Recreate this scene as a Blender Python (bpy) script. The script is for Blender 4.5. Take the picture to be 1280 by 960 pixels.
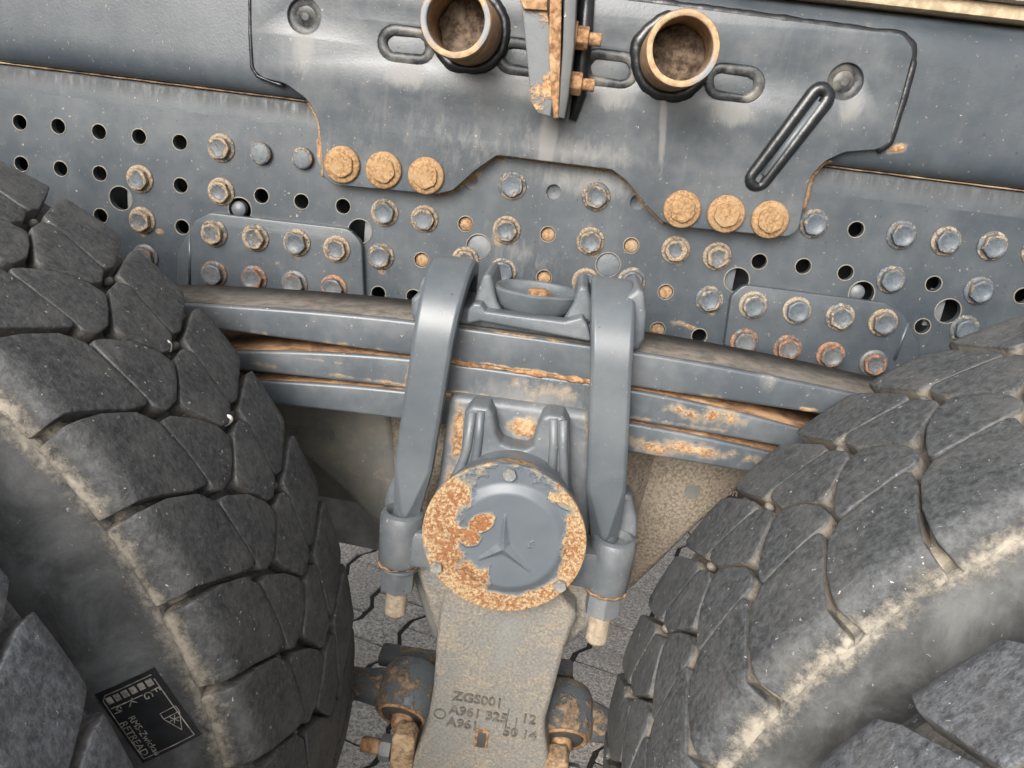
import bpy, bmesh, math, random
from mathutils import Vector, Matrix, noise
from math import sin, cos, pi, radians, sqrt, atan2
random.seed(7)
S = bpy.context.scene
for o in list(bpy.data.objects): bpy.data.objects.remove(o)
COL = S.collection
# ------------------------------------------------------------------ camera
FOC, YAW, PITCH, ROLL = 994.84, -.0525, .3230, .1238
CAM = Vector((0, -.9502, .0771))
_f = Vector((sin(YAW)*cos(PITCH), cos(YAW)*cos(PITCH), -sin(PITCH)))
_r = Vector((cos(YAW), -sin(YAW), 0)); _u = _r.cross(_f)
RT = cos(ROLL)*_r + sin(ROLL)*_u; UP = -sin(ROLL)*_r + cos(ROLL)*_u; FW = _f
cd = bpy.data.cameras.new('camera'); cam = bpy.data.objects.new('camera', cd); COL.objects.link(cam)
cd.sensor_width = 36; cd.lens = FOC/1280*36; cd.clip_start = .01; cd.clip_end = 200
M = Matrix.Identity(4)
for i, v in enumerate((RT, UP, -FW)):
    for k in range(3): M[k][i] = v[k]
M.translation = CAM; cam.matrix_world = M; S.camera = cam
# ------------------------------------------------------------------ light
SUN_EL, SUN_AZ = radians(28), radians(196)     # azimuth clockwise from +Y: the light comes over the viewer's left shoulder
W = bpy.data.worlds.new('World'); S.world = W; W.use_nodes = True
nt = W.node_tree; bgn = nt.nodes['Background']; sk = nt.nodes.new('ShaderNodeTexSky')
sk.sky_type = 'NISHITA'; sk.sun_disc = False; sk.sun_elevation = SUN_EL; sk.sun_rotation = SUN_AZ
sk.air_density = 1.0; sk.dust_density = 6.0; sk.ozone_density = 1.0
hs = nt.nodes.new('ShaderNodeHueSaturation'); hs.inputs['Saturation'].default_value = .30
nt.links.new(sk.outputs[0], hs.inputs['Color']); nt.links.new(hs.outputs[0], bgn.inputs[0]); bgn.inputs[1].default_value = .13
sl = bpy.data.lights.new('sun', 'SUN'); sl.energy = 2.0; sl.angle = radians(32); sl.color = (1, .965, .91)
so = bpy.data.objects.new('sun', sl); COL.objects.link(so)
sd = Vector((sin(SUN_AZ)*cos(SUN_EL), cos(SUN_AZ)*cos(SUN_EL), sin(SUN_EL)))
so.rotation_euler = sd.to_track_quat('Z', 'Y').to_euler()
S.view_settings.view_transform = 'Standard'; S.view_settings.look = 'None'
S.view_settings.gamma = 1; S.view_settings.exposure = .80
GZ = -1.045                                       # ground level, tyres stand on it

# ------------------------------------------------------------------ helpers
def at(px, py, Y):
    """the point of the photograph (px,py) on the vertical plane y=Y -> (x,z)"""
    d = FW + RT*((px-640)/FOC) - UP*((py-480)/FOC)
    t = (Y-CAM.y)/d.y; p = CAM + d*t
    return (p.x, p.z)
def PX(l, Y): return [at(a, b, Y) for a, b in l]
def tag(o, label=None, cat=None, group=None, kind=None):
    if label: o['label'] = label
    if cat: o['category'] = cat
    if group: o['group'] = group
    if kind: o['kind'] = kind
    return o
def empty(name, loc, label, cat, group=None, kind=None):
    o = bpy.data.objects.new(name, None); o.location = loc; o.empty_display_size = .05
    COL.objects.link(o); return tag(o, label, cat, group, kind)
def link(name, me, mat, parent=None, smooth=True, loc=None):
    """one mesh object; its mesh is in world coordinates, so cancel the parent's place"""
    o = bpy.data.objects.new(name, me); COL.objects.link(o)
    if mat and not me.materials: me.materials.append(mat)
    if smooth:
        for p in me.polygons: p.use_smooth = True
    if loc: o.location = loc
    if parent:
        o.parent = parent
        o.matrix_parent_inverse = Matrix.Translation(world_loc(parent)).inverted()
    return o
def world_loc(p):
    v = Vector(p.location)
    # parents of depth 2: their own parents are cancelled the same way, so location is already world
    return v
def sharp(o, ang=35):
    me = o.data
    bm = bmesh.new(); bm.from_mesh(me)
    for e in bm.edges:
        if len(e.link_faces) == 2 and e.calc_face_angle(0) > radians(ang): e.smooth = False
    bm.to_mesh(me); bm.free(); return o
def rnd(poly, r, seg=5):
    """polygon with rounded corners; r a number or a list"""
    out = []; n = len(poly)
    for i in range(n):
        p = Vector(poly[i]); a = Vector(poly[i-1]); b = Vector(poly[(i+1) % n])
        rr = r[i] if isinstance(r, (list, tuple)) else r
        da = (a-p); db = (b-p); la, lb = da.length, db.length
        if rr <= 0 or la < 1e-6 or lb < 1e-6: out.append(tuple(p)); continue
        da /= la; db /= lb; c = max(-1, min(1, da.dot(db))); ang = math.acos(c)
        if ang > 3.08: out.append(tuple(p)); continue
        t = min(rr/math.tan(ang/2), la*.48, lb*.48)
        p0 = p+da*t; p2 = p+db*t
        for k in range(seg+1):
            s = k/seg; out.append(tuple(p0*(1-s)**2 + p*(2*s*(1-s)) + p2*s*s))
    return out
def circ(c, r, n=28, rz=None):
    rz = rz or r
    return [(c[0]+r*cos(2*pi*i/n), c[1]+rz*sin(2*pi*i/n)) for i in range(n)]
def slot(c, w, h, n=10, ang=0):
    """oval: width w, height h"""
    pts = []; r = h/2; L = w/2-r
    for i in range(n+1): a = -pi/2+pi*i/n; pts.append((L+r*cos(a), r*sin(a)))
    for i in range(n+1): a = pi/2+pi*i/n; pts.append((-L+r*cos(a), r*sin(a)))
    return [(c[0]+x*cos(ang)-z*sin(ang), c[1]+x*sin(ang)+z*cos(ang)) for x, z in pts]
def plate_mesh(name, outline, holes, yf, thick, bevel=.001, res=2):
    """a plate parallel to the frame web, its front face at y=yf, real thickness and real holes"""
    cu = bpy.data.curves.new(name, 'CURVE'); cu.dimensions = '2D'; cu.fill_mode = 'BOTH'
    for pts in [outline]+list(holes):
        sp = cu.splines.new('POLY'); sp.points.add(len(pts)-1)
        for i, (x, z) in enumerate(pts): sp.points[i].co = (x, z, 0, 1)
        sp.use_cyclic_u = True
    cu.extrude = max(thick/2-bevel, 1e-4); cu.bevel_depth = bevel; cu.bevel_resolution = res
    cu.offset = -bevel
    o = bpy.data.objects.new('tmp', cu); COL.objects.link(o)
    dg = bpy.context.evaluated_depsgraph_get(); dg.update()
    me = bpy.data.meshes.new_from_object(o.evaluated_get(dg), depsgraph=dg)
    bpy.data.objects.remove(o); bpy.data.curves.remove(cu)
    me.name = name; me.materials.clear()
    for v in me.vertices:
        x, y, w = v.co; v.co = (x, yf+thick/2-w, y)
    return me
def plate(name, outline, holes, yf, thick, mat, parent, bevel=.001, res=2):
    me = plate_mesh(name, outline, holes, yf, thick, bevel, res)
    bm = bmesh.new(); bm.from_mesh(me); bmesh.ops.remove_doubles(bm, verts=bm.verts, dist=1e-6)
    bmesh.ops.recalc_face_normals(bm, faces=bm.faces); bm.to_mesh(me); bm.free()
    o = link(name, me, mat, parent); sharp(o, 38); return o
def grid_mesh(name, rows, closed_u=False, closed_v=False, caps=False):
    """rows: list of rings of points"""
    bm = bmesh.new(); V = [[bm.verts.new(p) for p in r] for r in rows]
    nr, nc = len(rows), len(rows[0])
    for i in range(nr if closed_v else nr-1):
        for j in range(nc if closed_u else nc-1):
            a, b = V[i], V[(i+1) % nr]
            try: bm.faces.new((a[j], a[(j+1) % nc], b[(j+1) % nc], b[j]))
            except ValueError: pass
    if caps:
        try: bm.faces.new(V[0]); bm.faces.new(V[-1])
        except ValueError: pass
    bmesh.ops.remove_doubles(bm, verts=bm.verts, dist=1e-7)
    bmesh.ops.recalc_face_normals(bm, faces=bm.faces)
    me = bpy.data.meshes.new(name); bm.to_mesh(me); bm.free(); return me
def frame_of(axis):
    z = Vector(axis).normalized(); x = z.orthogonal().normalized()
    if abs(z.y) > .9: x = Vector((1, 0, 0)); x = (x-z*x.dot(z)).normalized()
    return x, z.cross(x), z
def lathe_mesh(name, prof, origin=(0, 0, 0), axis=(0, 0, 1), n=32, wob=0):
    """prof: (radius, height along axis)"""
    x, y, z = frame_of(axis); o = Vector(origin); rows = []
    for r, h in prof:
        row = []
        for i in range(n):
            a = 2*pi*i/n; rr = r
            if wob: rr = r*(1+wob*noise.noise(Vector((cos(a)*2, sin(a)*2, h*60+origin[0]*10))))
            row.append(o+z*h+(x*cos(a)+y*sin(a))*rr)
        rows.append(row)
    return grid_mesh(name, rows, closed_u=True, caps=True)
def lathe(name, prof, origin, axis, mat, parent, n=32, wob=0, ang=35):
    o = link(name, lathe_mesh(name, prof, origin, axis, n, wob), mat, parent); return sharp(o, ang)
def tube_mesh(name, pts, rad, n=10, closed=False, wob=0, flat=1):
    P = [Vector(p) for p in pts]; rows = []; N = len(P); up = None
    for i, p in enumerate(P):
        a = P[i-1] if (i > 0 or closed) else p; b = P[(i+1) % N] if (i < N-1 or closed) else p
        t = (b-a).normalized()
        x = Vector((0, -1, 0)); x = x-t*x.dot(t)
        if x.length < .1: x = t.orthogonal()
        x.normalize(); y = t.cross(x)
        r = rad[i] if isinstance(rad, (list, tuple)) else rad
        if wob: r *= 1+wob*(noise.noise(p*45)+.5*noise.noise(p*140))
        rows.append([p+(x*cos(2*pi*k/n)*flat+y*sin(2*pi*k/n))*r for k in range(n)])
    return grid_mesh(name, rows, closed_u=True, closed_v=closed, caps=not closed)
def tube(name, pts, rad, mat, parent, **k): return link(name, tube_mesh(name, pts, rad, **k), mat, parent)
def hexprof(name, af, h, origin, axis, mat, parent, cham=.0012, rot=0, dimple=0):
    """hexagonal head or nut, across flats af, height h from origin along axis"""
    x, y, z = frame_of(axis); o = Vector(origin); R = af/sqrt(3)
    def ring(s, hh, rr=None):
        out = []
        for i in range(36):
            a = 2*pi*i/36; k = (a+rot) % (pi/3)-pi/6
            q = (af/2)/cos(k)*s
            if rr: q = min(q, rr)
            out.append(o+z*hh+(x*cos(a)+y*sin(a))*q)
        return out
    rows = [ring(1, 0), ring(1, h-cham), ring(1, h-cham*.3, af/2*1.06), ring(.93, h, af/2*.95)]
    if dimple:
        rows += [ring(1, h-.0001, af*.41), ring(1, h-dimple*.45, af*.34), ring(1, h-dimple*.9, af*.22), ring(1, h-dimple, af*.08)]
    me = grid_mesh(name, rows, closed_u=True, caps=True)
    return sharp(link(name, me, mat, parent), 28)
def box(name, x0, x1, y0, y1, z0, z1, mat, parent, bevel=.002):
    bm = bmesh.new()
    bmesh.ops.create_cube(bm, size=1)
    for v in bm.verts: v.co = Vector(((x0+x1)/2+v.co.x*(x1-x0), (y0+y1)/2+v.co.y*(y1-y0), (z0+z1)/2+v.co.z*(z1-z0)))
    if bevel: bmesh.ops.bevel(bm, geom=bm.edges[:], offset=bevel, segments=2, affect='EDGES', profile=.5)
    me = bpy.data.meshes.new(name); bm.to_mesh(me); bm.free()
    return sharp(link(name, me, mat, parent))
def text_mesh(body, size, extrude, bevel=0, spacing=1):
    cu = bpy.data.curves.new('t', 'FONT'); cu.body = body; cu.size = size; cu.extrude = extrude; cu.bevel_depth = bevel; cu.space_character = spacing
    cu.resolution_u = 3
    o = bpy.data.objects.new('tmp', cu); COL.objects.link(o)
    dg = bpy.context.evaluated_depsgraph_get(); dg.update()
    me = bpy.data.meshes.new_from_object(o.evaluated_get(dg), depsgraph=dg)
    bpy.data.objects.remove(o); bpy.data.curves.remove(cu); me.materials.clear(); return me

# ------------------------------------------------------------------ materials
class NB:
    def __init__(s, name):
        s.m = bpy.data.materials.new(name); s.m.use_nodes = True; s.t = s.m.node_tree; s.n = s.t.nodes
        s.b = s.n['Principled BSDF']
    def new(s, ty, **k):
        n = s.n.new(ty)
        for a, v in k.items(): setattr(n, a, v)
        return n
    def lk(s, a, b): s.t.links.new(a, b)
    def math(s, op, a, b=None, c=None, clamp=False):
        n = s.new('ShaderNodeMath', operation=op, use_clamp=clamp)
        for i, v in enumerate((a, b, c)):
            if v is None: continue
            if isinstance(v, (int, float)): n.inputs[i].default_value = v
            else: s.lk(v, n.inputs[i])
        return n.outputs[0]
    def noise(s, vec, scale, detail=4, rough=.55, dist=0, sc=None):
        if sc:
            mp = s.new('ShaderNodeMapping'); s.lk(vec, mp.inputs[0]); mp.inputs['Scale'].default_value = sc; vec = mp.outputs[0]
        n = s.new('ShaderNodeTexNoise'); s.lk(vec, n.inputs['Vector'])
        n.inputs['Scale'].default_value = scale; n.inputs['Detail'].default_value = detail
        n.inputs['Roughness'].default_value = rough; n.inputs['Distortion'].default_value = dist
        return n.outputs['Fac']
    def vor(s, vec, scale, feat='F1'):
        n = s.new('ShaderNodeTexVoronoi', feature=feat); s.lk(vec, n.inputs['Vector']); n.inputs['Scale'].default_value = scale
        return n
    def ramp(s, v, lo, hi, inv=False):
        n = s.new('ShaderNodeMapRange', interpolation_type='SMOOTHSTEP'); s.lk(v, n.inputs[0])
        n.inputs[1].default_value = lo; n.inputs[2].default_value = hi
        n.inputs[3].default_value = 1 if inv else 0; n.inputs[4].default_value = 0 if inv else 1
        return n.outputs[0]
    def mix(s, f, a, b):
        n = s.new('ShaderNodeMix', data_type='RGBA')
        for sock, v in ((n.inputs[0], f), (n.inputs[6], a), (n.inputs[7], b)):
            if isinstance(v, (int, float)): sock.default_value = v
            elif isinstance(v, tuple): sock.default_value = (*v[:3], 1)
            else: s.lk(v, sock)
        return n.outputs[2]
    def mixf(s, f, a, b):
        n = s.new('ShaderNodeMix', data_type='FLOAT')
        for sock, v in ((n.inputs[0], f), (n.inputs[2], a), (n.inputs[3], b)):
            if isinstance(v, (int, float)): sock.default_value = v
            else: s.lk(v, sock)
        return n.outputs[0]
    def coords(s, rand=True):
        tc = s.new('ShaderNodeTexCoord'); v = tc.outputs['Object']
        if rand:
            oi = s.new('ShaderNodeObjectInfo'); m = s.math('MULTIPLY', oi.outputs['Random'], 37.0)
            a = s.new('ShaderNodeVectorMath', operation='ADD'); s.lk(v, a.inputs[0]); s.lk(m, a.inputs[1]); v2 = a.outputs[0]
            s.rnd = oi.outputs['Random']; return v, v2
        return v, v
    def stains(s, vec, items):
        """items: (x, z, rx, rz, angle_deg, strength): soft elliptical field, max of all"""
        cur = None
        for (x, z, rx, rz, ang, st) in items:
            mp = s.new('ShaderNodeMapping', vector_type='TEXTURE'); s.lk(vec, mp.inputs[0])
            mp.inputs['Location'].default_value = (x, 0, z); mp.inputs['Rotation'].default_value = (0, radians(-ang), 0)
            mp.inputs['Scale'].default_value = (rx, 1e4, rz)
            ln = s.new('ShaderNodeVectorMath', operation='LENGTH'); s.lk(mp.outputs[0], ln.inputs[0])
            v = s.math('MULTIPLY_ADD', ln.outputs['Value'], -st, st, clamp=False)
            cur = v if cur is None else s.math('MAXIMUM', cur, v)
        return s.math('MAXIMUM', cur, 0.0)
    def bump(s, hgt, dist, strength=1, prev=None):
        n = s.new('ShaderNodeBump'); s.lk(hgt, n.inputs['Height']); n.inputs['Distance'].default_value = dist; n.inputs['Strength'].default_value = strength
        if prev: s.lk(prev, n.inputs['Normal'])
        return n.outputs[0]
    def done(s, col, rough, norm=None, metal=0, spec=.5):
        for k, v in (('Base Color', col), ('Roughness', rough), ('Metallic', metal)):
            i = s.b.inputs[k]
            if isinstance(v, tuple): i.default_value = (*v[:3], 1)
            elif isinstance(v, (int, float)): i.default_value = v
            else: s.lk(v, i)
        s.b.inputs['Specular IOR Level'].default_value = spec
        if norm: s.lk(norm, s.b.inputs['Normal'])
        return s.m
GREY = (.044, .055, .066)
TAN = (.40, .31, .22); ORANGE = (.44, .25, .11); BROWN = (.17, .075, .03); MUD = (.20, .145, .095)
def paint(name, base=GREY, rough=.36, dust=.25, specks=.5, rust=0., rstains=None, dstains=None, cast=0, rustcol=ORANGE, rbrown=BROWN, rscale=95, dustcol=(.27, .255, .235), streak=True, orange_peel=1, grime_shade=None):
    k = NB(name); v, v2 = k.coords()
    n1 = k.noise(v2, 9, 4, .6); n2 = k.noise(v2, 60, 5, .65); n3 = k.noise(v2, 420, 3, .6)
    col = k.mix(k.ramp(n1, .3, .75), tuple(c*.88 for c in base), tuple(c*1.14 for c in base))
    # dust film
    film = k.math('MULTIPLY', k.ramp(k.math('ADD', k.math('MULTIPLY', n1, .6), k.math('MULTIPLY', n2, .4)), .36, .72), dust)
    if streak:
        st = k.noise(v2, 26, 4, .6, 0, (5.5, 1, .55)); film = k.math('ADD', film, k.math('MULTIPLY', k.ramp(st, .52, .85), dust*.55), clamp=True)
    if dstains:
        d = k.stains(v, dstains); stn = k.noise(v2, 70, 5, .7, .4, (1.6, 1, .6))
        dm = k.ramp(k.math('ADD', k.math('MULTIPLY', d, .75), k.math('MULTIPLY_ADD', stn, .9, -.45)), .02, .62)
        film = k.math('MAXIMUM', film, k.math('MULTIPLY', dm, .5))
    col = k.mix(film, col, dustcol)
    rg = k.mixf(film, rough, .78)
    if grime_shade:  # streaky grime together with shade below the seam, both painted into the colour
        gz = k.new('ShaderNodeSeparateXYZ'); k.lk(v, gz.inputs[0]); g1, g2 = grime_shade
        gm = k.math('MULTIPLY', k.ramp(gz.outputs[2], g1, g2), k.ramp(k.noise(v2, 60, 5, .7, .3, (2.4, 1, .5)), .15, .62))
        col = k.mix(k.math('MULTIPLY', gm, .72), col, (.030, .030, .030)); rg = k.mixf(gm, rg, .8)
    # specks of dried mud
    wv = k.new('ShaderNodeTexNoise'); k.lk(v2, wv.inputs['Vector']); wv.inputs['Scale'].default_value = 420; wv.inputs['Detail'].default_value = 3
    wd = k.new('ShaderNodeVectorMath', operation='MULTIPLY_ADD'); k.lk(wv.outputs['Color'], wd.inputs[0]); wd.inputs[1].default_value = (.006,)*3; k.lk(v2, wd.inputs[2]); vw = wd.outputs[0]
    vo = k.vor(vw, 260); sel = k.ramp(k.noise(v2, 22, 2), .56, .62)
    wn = k.new('ShaderNodeSeparateColor'); k.lk(vo.outputs['Color'], wn.inputs[0])
    thr = k.math('MULTIPLY', k.math('POWER', wn.outputs[0], 8.0), .32)
    sp = k.math('LESS_THAN', vo.outputs['Distance'], thr)
    spm = k.math('MULTIPLY', sp, k.math('MULTIPLY', k.math('MULTIPLY_ADD', sel, .60, .40), specks))
    col = k.mix(spm, col, (.42, .35, .27)); 
    # dark pin marks
    vo2 = k.vor(v2, 90); wn2 = k.new('ShaderNodeSeparateColor'); k.lk(vo2.outputs['Color'], wn2.inputs[0])
    pk = k.math('LESS_THAN', vo2.outputs['Distance'], k.math('MULTIPLY', k.math('POWER', wn2.outputs[1], 8.0), .14))
    col = k.mix(k.math('MULTIPLY', pk, .6), col, (.02, .022, .025))
    hgt = k.math('MULTIPLY', n3, .26*orange_peel)
    # rust
    if rust or rstains:
        f = k.math('MULTIPLY_ADD', n2, 1.0, -.5+rust)
        big = k.noise(v2, 24, 3, .6); f = k.math('ADD', f, k.math('MULTIPLY_ADD', big, .7, -.35))
        if rstains: f = k.math('ADD', f, k.stains(v, rstains))
        rm = k.ramp(f, .40, .50)
        fine = k.noise(v2, rscale*2.2, 6, .72)
        rc = k.mix(k.ramp(fine, .40, .66), rbrown, rustcol)
        rc = k.mix(k.ramp(k.noise(v2, rscale*.5, 4, .6), .45, .75), rc, (.46, .33, .18))
        halo = k.ramp(f, .22, .42); col = k.mix(k.math('MULTIPLY', halo, .35), col, (.42, .30, .17))
        col = k.mix(rm, col, rc); rg = k.mixf(rm, rg, .88)
        hgt = k.math('ADD', hgt, k.math('MULTIPLY', rm, k.math('MULTIPLY_ADD', fine, 1.2, .35)))
    if cast:
        hgt = k.math('ADD', hgt, k.math('MULTIPLY', k.noise(v2, 180, 5, .7), 1.6*cast))
        hgt = k.math('ADD', hgt, k.math('MULTIPLY', k.noise(v2, 35, 3, .6), 2.0*cast))
    hgt = k.math('ADD', hgt, k.math('MULTIPLY', spm, .7))
    return k.done(col, rg, k.bump(hgt, .0007, .8), spec=.62)
def crust(name, c1, c2, c3, scale=120, rough=.9, depth=.0012, under=None, ufac=.5):
    """rust or baked mud with grain"""
    k = NB(name); v, v2 = k.coords(); a = k.noise(v2, scale, 6, .7); b = k.noise(v2, scale*.22, 4, .6, .5)
    col = k.mix(k.ramp(a, .36, .66), c1, c2); col = k.mix(k.ramp(b, .48, .70), col, c3)
    h = k.math('ADD', k.math('MULTIPLY', a, .6), k.math('MULTIPLY', b, .8))
    if under:
        m = k.ramp(k.math('ADD', k.noise(v2, scale*.16, 6, .75), k.math('MULTIPLY', a, .18)), ufac-.04, ufac+.05)
        col = k.mix(m, under, col); rg = k.mixf(m, .45, rough); h = k.math('ADD', h, m)
    else: rg = rough
    return k.done(col, rg, k.bump(h, depth, .9), spec=.3)
def plain(name, c, rough=.5, bumpd=0, scale=80, var=.2, spec=.5):
    k = NB(name); v, v2 = k.coords(); n = k.noise(v2, scale, 5, .6)
    col = k.mix(k.ramp(n, .3, .7), tuple(x*(1-var) for x in c), tuple(x*(1+var) for x in c))
    return k.done(col, rough, k.bump(n, bumpd, 1) if bumpd else None, spec=spec)

def stainpx(l, Y):
    """stain list given in photograph coordinates on plane Y: (px,py,rx_m,rz_m,ang,strength)"""
    return [(*at(a, b, Y), rx, rz, an, st) for a, b, rx, rz, an, st in l]

m_rail = paint('rail_paint', rough=.33, dust=.13, specks=.6, grime_shade=(.036, .060),
    rstains=stainpx([(400, 180, .006, .03, 0, .8), (1010, 225, .008, .02, -35, .9), (1115, 190, .013, .010, 20, .8), (1100, 20, .01, .01, 0, .0),
                     (740, 205, .075, .007, 0, .65), (625, 196, .02, .010, 10, .8), (585, 225, .035, .007, 38, .8), (800, 245, .035, .007, -52, .75), (200, 290, .009, .006, 0, .7),
                     (505, 330, .02, .02, 0, .3), (860, 408, .035, .006, -8, .5), (477, 338, .008, .007, 0, .62), (533, 288, .008, .007, 0, .62), (283, 256, .008, .007, 0, .62), (180, 292, .008, .007, 0, .62), (640, 300, .008, .007, 0, .62), (742, 318, .008, .007, 0, .62), (848, 328, .008, .007, 0, .62), (640, 356, .008, .007, 0, .62), (620, 300, .01, .012, 0, .35), (890, 392, .008, .006, 0, .6)], 0),
    dstains=stainpx([(740, 225, .09, .03, 0, .8), (640, 320, .10, .05, 0, .35), (200, 95, .30, .010, 0, .4), (300, 117, .2, .008, 0, .5)], 0))
m_upper = paint('upper_panel_paint', rough=.30, dust=.10, specks=.6, rstains=stainpx([(1120, 186, .02, .010, 20, .85), (1145, 60, .004, .008, 0, .6)], -.0146))
m_plate = paint('reinforcing_plate_paint', base=(.055, .066, .077), rough=.30, dust=.22, specks=.7,
    rstains=stainpx([(590, 232, .035, .0025, 38, .5), (400, 200, .004, .03, 0, .5), (1020, 215, .03, .003, 50, .7), (1060, 22, .006, .006, 0, .6)], -.014),
    dstains=stainpx([(381, 55, .020, .05, 0, 1.), (508, 95, .04, .022, 0, 1.), (655, 110, .03, .02, 0, .8), (685, 175, .014, .065, 0, 1.7), (765, 120, .035, .022, 0, .9),
                     (828, 150, .006, .07, 8, 1.2), (918, 140, .036, .022, 0, 1.2), (1062, 135, .022, .025, 0, .9), (720, 190, .12, .03, 0, .7), (600, 180, .2, .06, 0, .35)], -.014))
m_stainplate = m_plate
m_splice = paint('splice_plate_paint', rough=.36, dust=.12, specks=.6, rust=-.12,
    rstains=stainpx([(265, 305, .008, .006, 0, .7), (370, 322, .008, .006, 0, .7), (345, 330, .02, .01, 0, .3), (962, 420, .004, .012, 10, .6), (320, 272, .006, .004, 0, .7)], -.014))
def s_rnd(k): return k.rnd
def bolt_mat(name, centre, c1, c2, amt, deep=BROWN):
    k = NB(name); v, v2 = k.coords()
    sx = k.new('ShaderNodeSeparateXYZ'); k.lk(v, sx.inputs[0])
    r = k.math('SQRT', k.math('ADD', k.math('MULTIPLY', sx.outputs[0], sx.outputs[0]), k.math('MULTIPLY', sx.outputs[2], sx.outputs[2])))
    n = k.noise(v2, 130, 6, .75); n2 = k.noise(v2, 420, 5, .75); big = k.noise(v2, 45, 2, .5)
    f = k.math('ADD', k.math('MULTIPLY', n, 1.15), k.math('MULTIPLY', k.ramp(r, .0055, .0135), .30))
    f = k.math('ADD', f, k.math('MULTIPLY', big, .5)); f = k.math('ADD', f, amt-.64); f = k.math('ADD', f, k.math('MULTIPLY_ADD', s_rnd(k), .24, -.12))
    m = k.ramp(f, .40, .52)
    c = k.mix(k.ramp(k.math('ADD', k.math('MULTIPLY', n2, .5), k.math('MULTIPLY', n, .5)), .38, .62), tuple(x*.62 for x in centre), tuple(x*1.2 for x in centre))
    d = k.mix(k.ramp(n2, .38, .62), c1, c2); d = k.mix(k.ramp(n, .62, .75), d, deep)
    c = k.mix(m, c, d)
    seam = k.ramp(k.math('ABSOLUTE', k.math('SUBTRACT', sx.outputs[1], -.0035)), .0004, .0012, inv=True)
    c = k.mix(k.math('MULTIPLY', seam, .55), c, (.05, .04, .032))
    h = k.math('ADD', k.math('MULTIPLY', m, k.math('MULTIPLY_ADD', n2, 1.2, .4)), k.math('MULTIPLY', n, .4))
    return k.done(c, k.mixf(m, .46, .88), k.bump(h, .0007, .9))
m_bolt = bolt_mat('dirty_bolt', (.095, .108, .12), (.15, .12, .09), (.33, .255, .17), .10)
m_bolt_clean = bolt_mat('painted_bolt', (.095, .112, .13), (.17, .15, .125), (.33, .275, .20), .0)
m_bolt_rust = bolt_mat('scabby_bolt', (.11, .115, .12), (.13, .10, .08), (.36, .17, .085), .0)
m_orange = crust('orange_rust', (.17, .095, .045), (.37, .235, .12), (.30, .20, .11), 300, .9, .0010)
m_rusty = crust('brown_rust', (.13, .07, .035), (.37, .21, .105), (.46, .31, .18), 170, .9, .0016)
m_rustgap = crust('leaf_gap_rust', (.09, .05, .028), (.22, .125, .065), (.30, .185, .10), 90, .92, .001)
m_pipe = crust('pipe_rust', (.17, .105, .06), (.33, .215, .125), (.24, .175, .12), 80, .85, .0012)
m_rim = crust('pipe_rim_rust', (.30, .19, .10), (.46, .33, .20), (.22, .24, .255), 110, .75, .001)
m_mud = crust('packed_mud', (.06, .042, .032), (.24, .18, .13), (.34, .28, .22), 110, .95, .003)
m_seal = plain('black_sealant', (.012, .013, .015), .28, .0006, 90, .3)
m_void = plain('backing_box_dark', (.035, .038, .042), .7, 0)
m_spring = paint('spring_paint', base=(.064, .077, .090), rough=.34, dust=.25, specks=.9, rust=-.04, streak=False, rustcol=(.40, .27, .145),
    rstains=stainpx([(655, 463, .11, .006, 0, .75), (655, 500, .05, .012, 0, .25), (650, 512, .13, .006, 0, .8), (645, 545, .035, .022, 0, .55), (575, 530, .012, .05, 0, .5), (735, 545, .012, .04, 0, .5), (510, 480, .006, .03, 0, .6),
                     (885, 520, .075, .018, 0, .60), (860, 562, .12, .018, 0, .66), (700, 490, .10, .02, 0, .42), (640, 460, .7, .005, 0, .42), (640, 500, .7, .005, 0, .46), (400, 512, .4, .004, 0, .36), (640, 412, .8, .003, 0, .3), (760, 500, .02, .03, 0, .4), (1010, 512, .016, .005, 0, .8), (400, 450, .3, .003, 0, .3), (650, 418, .08, .004, 0, .8), (440, 407, .004, .004, 0, .6)], -.175),
    dstains=stainpx([(960, 470, .02, .02, 0, .6), (660, 500, .10, .03, 0, .8)], -.175))
m_leaftop = crust('leaf_top_dust', (.075, .068, .06), (.15, .13, .11), (.11, .10, .09), 60, .9, .0005)
m_cast = paint('casting_paint', base=(.088, .103, .117), rough=.38, dust=.3, specks=.8, rust=-.14, streak=False, cast=.4)
m_ubolt = paint('u_bolt_paint', base=(.083, .097, .110), rough=.38, dust=.15, specks=.35, streak=False, orange_peel=.6)
m_castd = paint('saddle_paint', base=(.096, .111, .125), rough=.42, dust=.45, specks=.9, rust=.03, streak=False, cast=.5, rustcol=(.40, .285, .16),
    rstains=stainpx([(655, 535, .03, .02, 0, .8), (572, 545, .012, .06, 0, .7), (735, 540, .012, .03, 0, .5), (720, 650, .01, .04, 0, .4), (560, 600, .014, .05, 0, .5)], -.19))
m_dark = paint('dark_casting', base=(.135, .14, .13), rough=.6, dust=.65, specks=.8, rust=.07, streak=False, cast=.4, rustcol=(.48, .36, .22), dustcol=(.30, .26, .20))
m_sandy = crust('sandy_casting', (.15, .125, .10), (.36, .30, .23), (.30, .25, .20), 260, .93, .0016)
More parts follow.
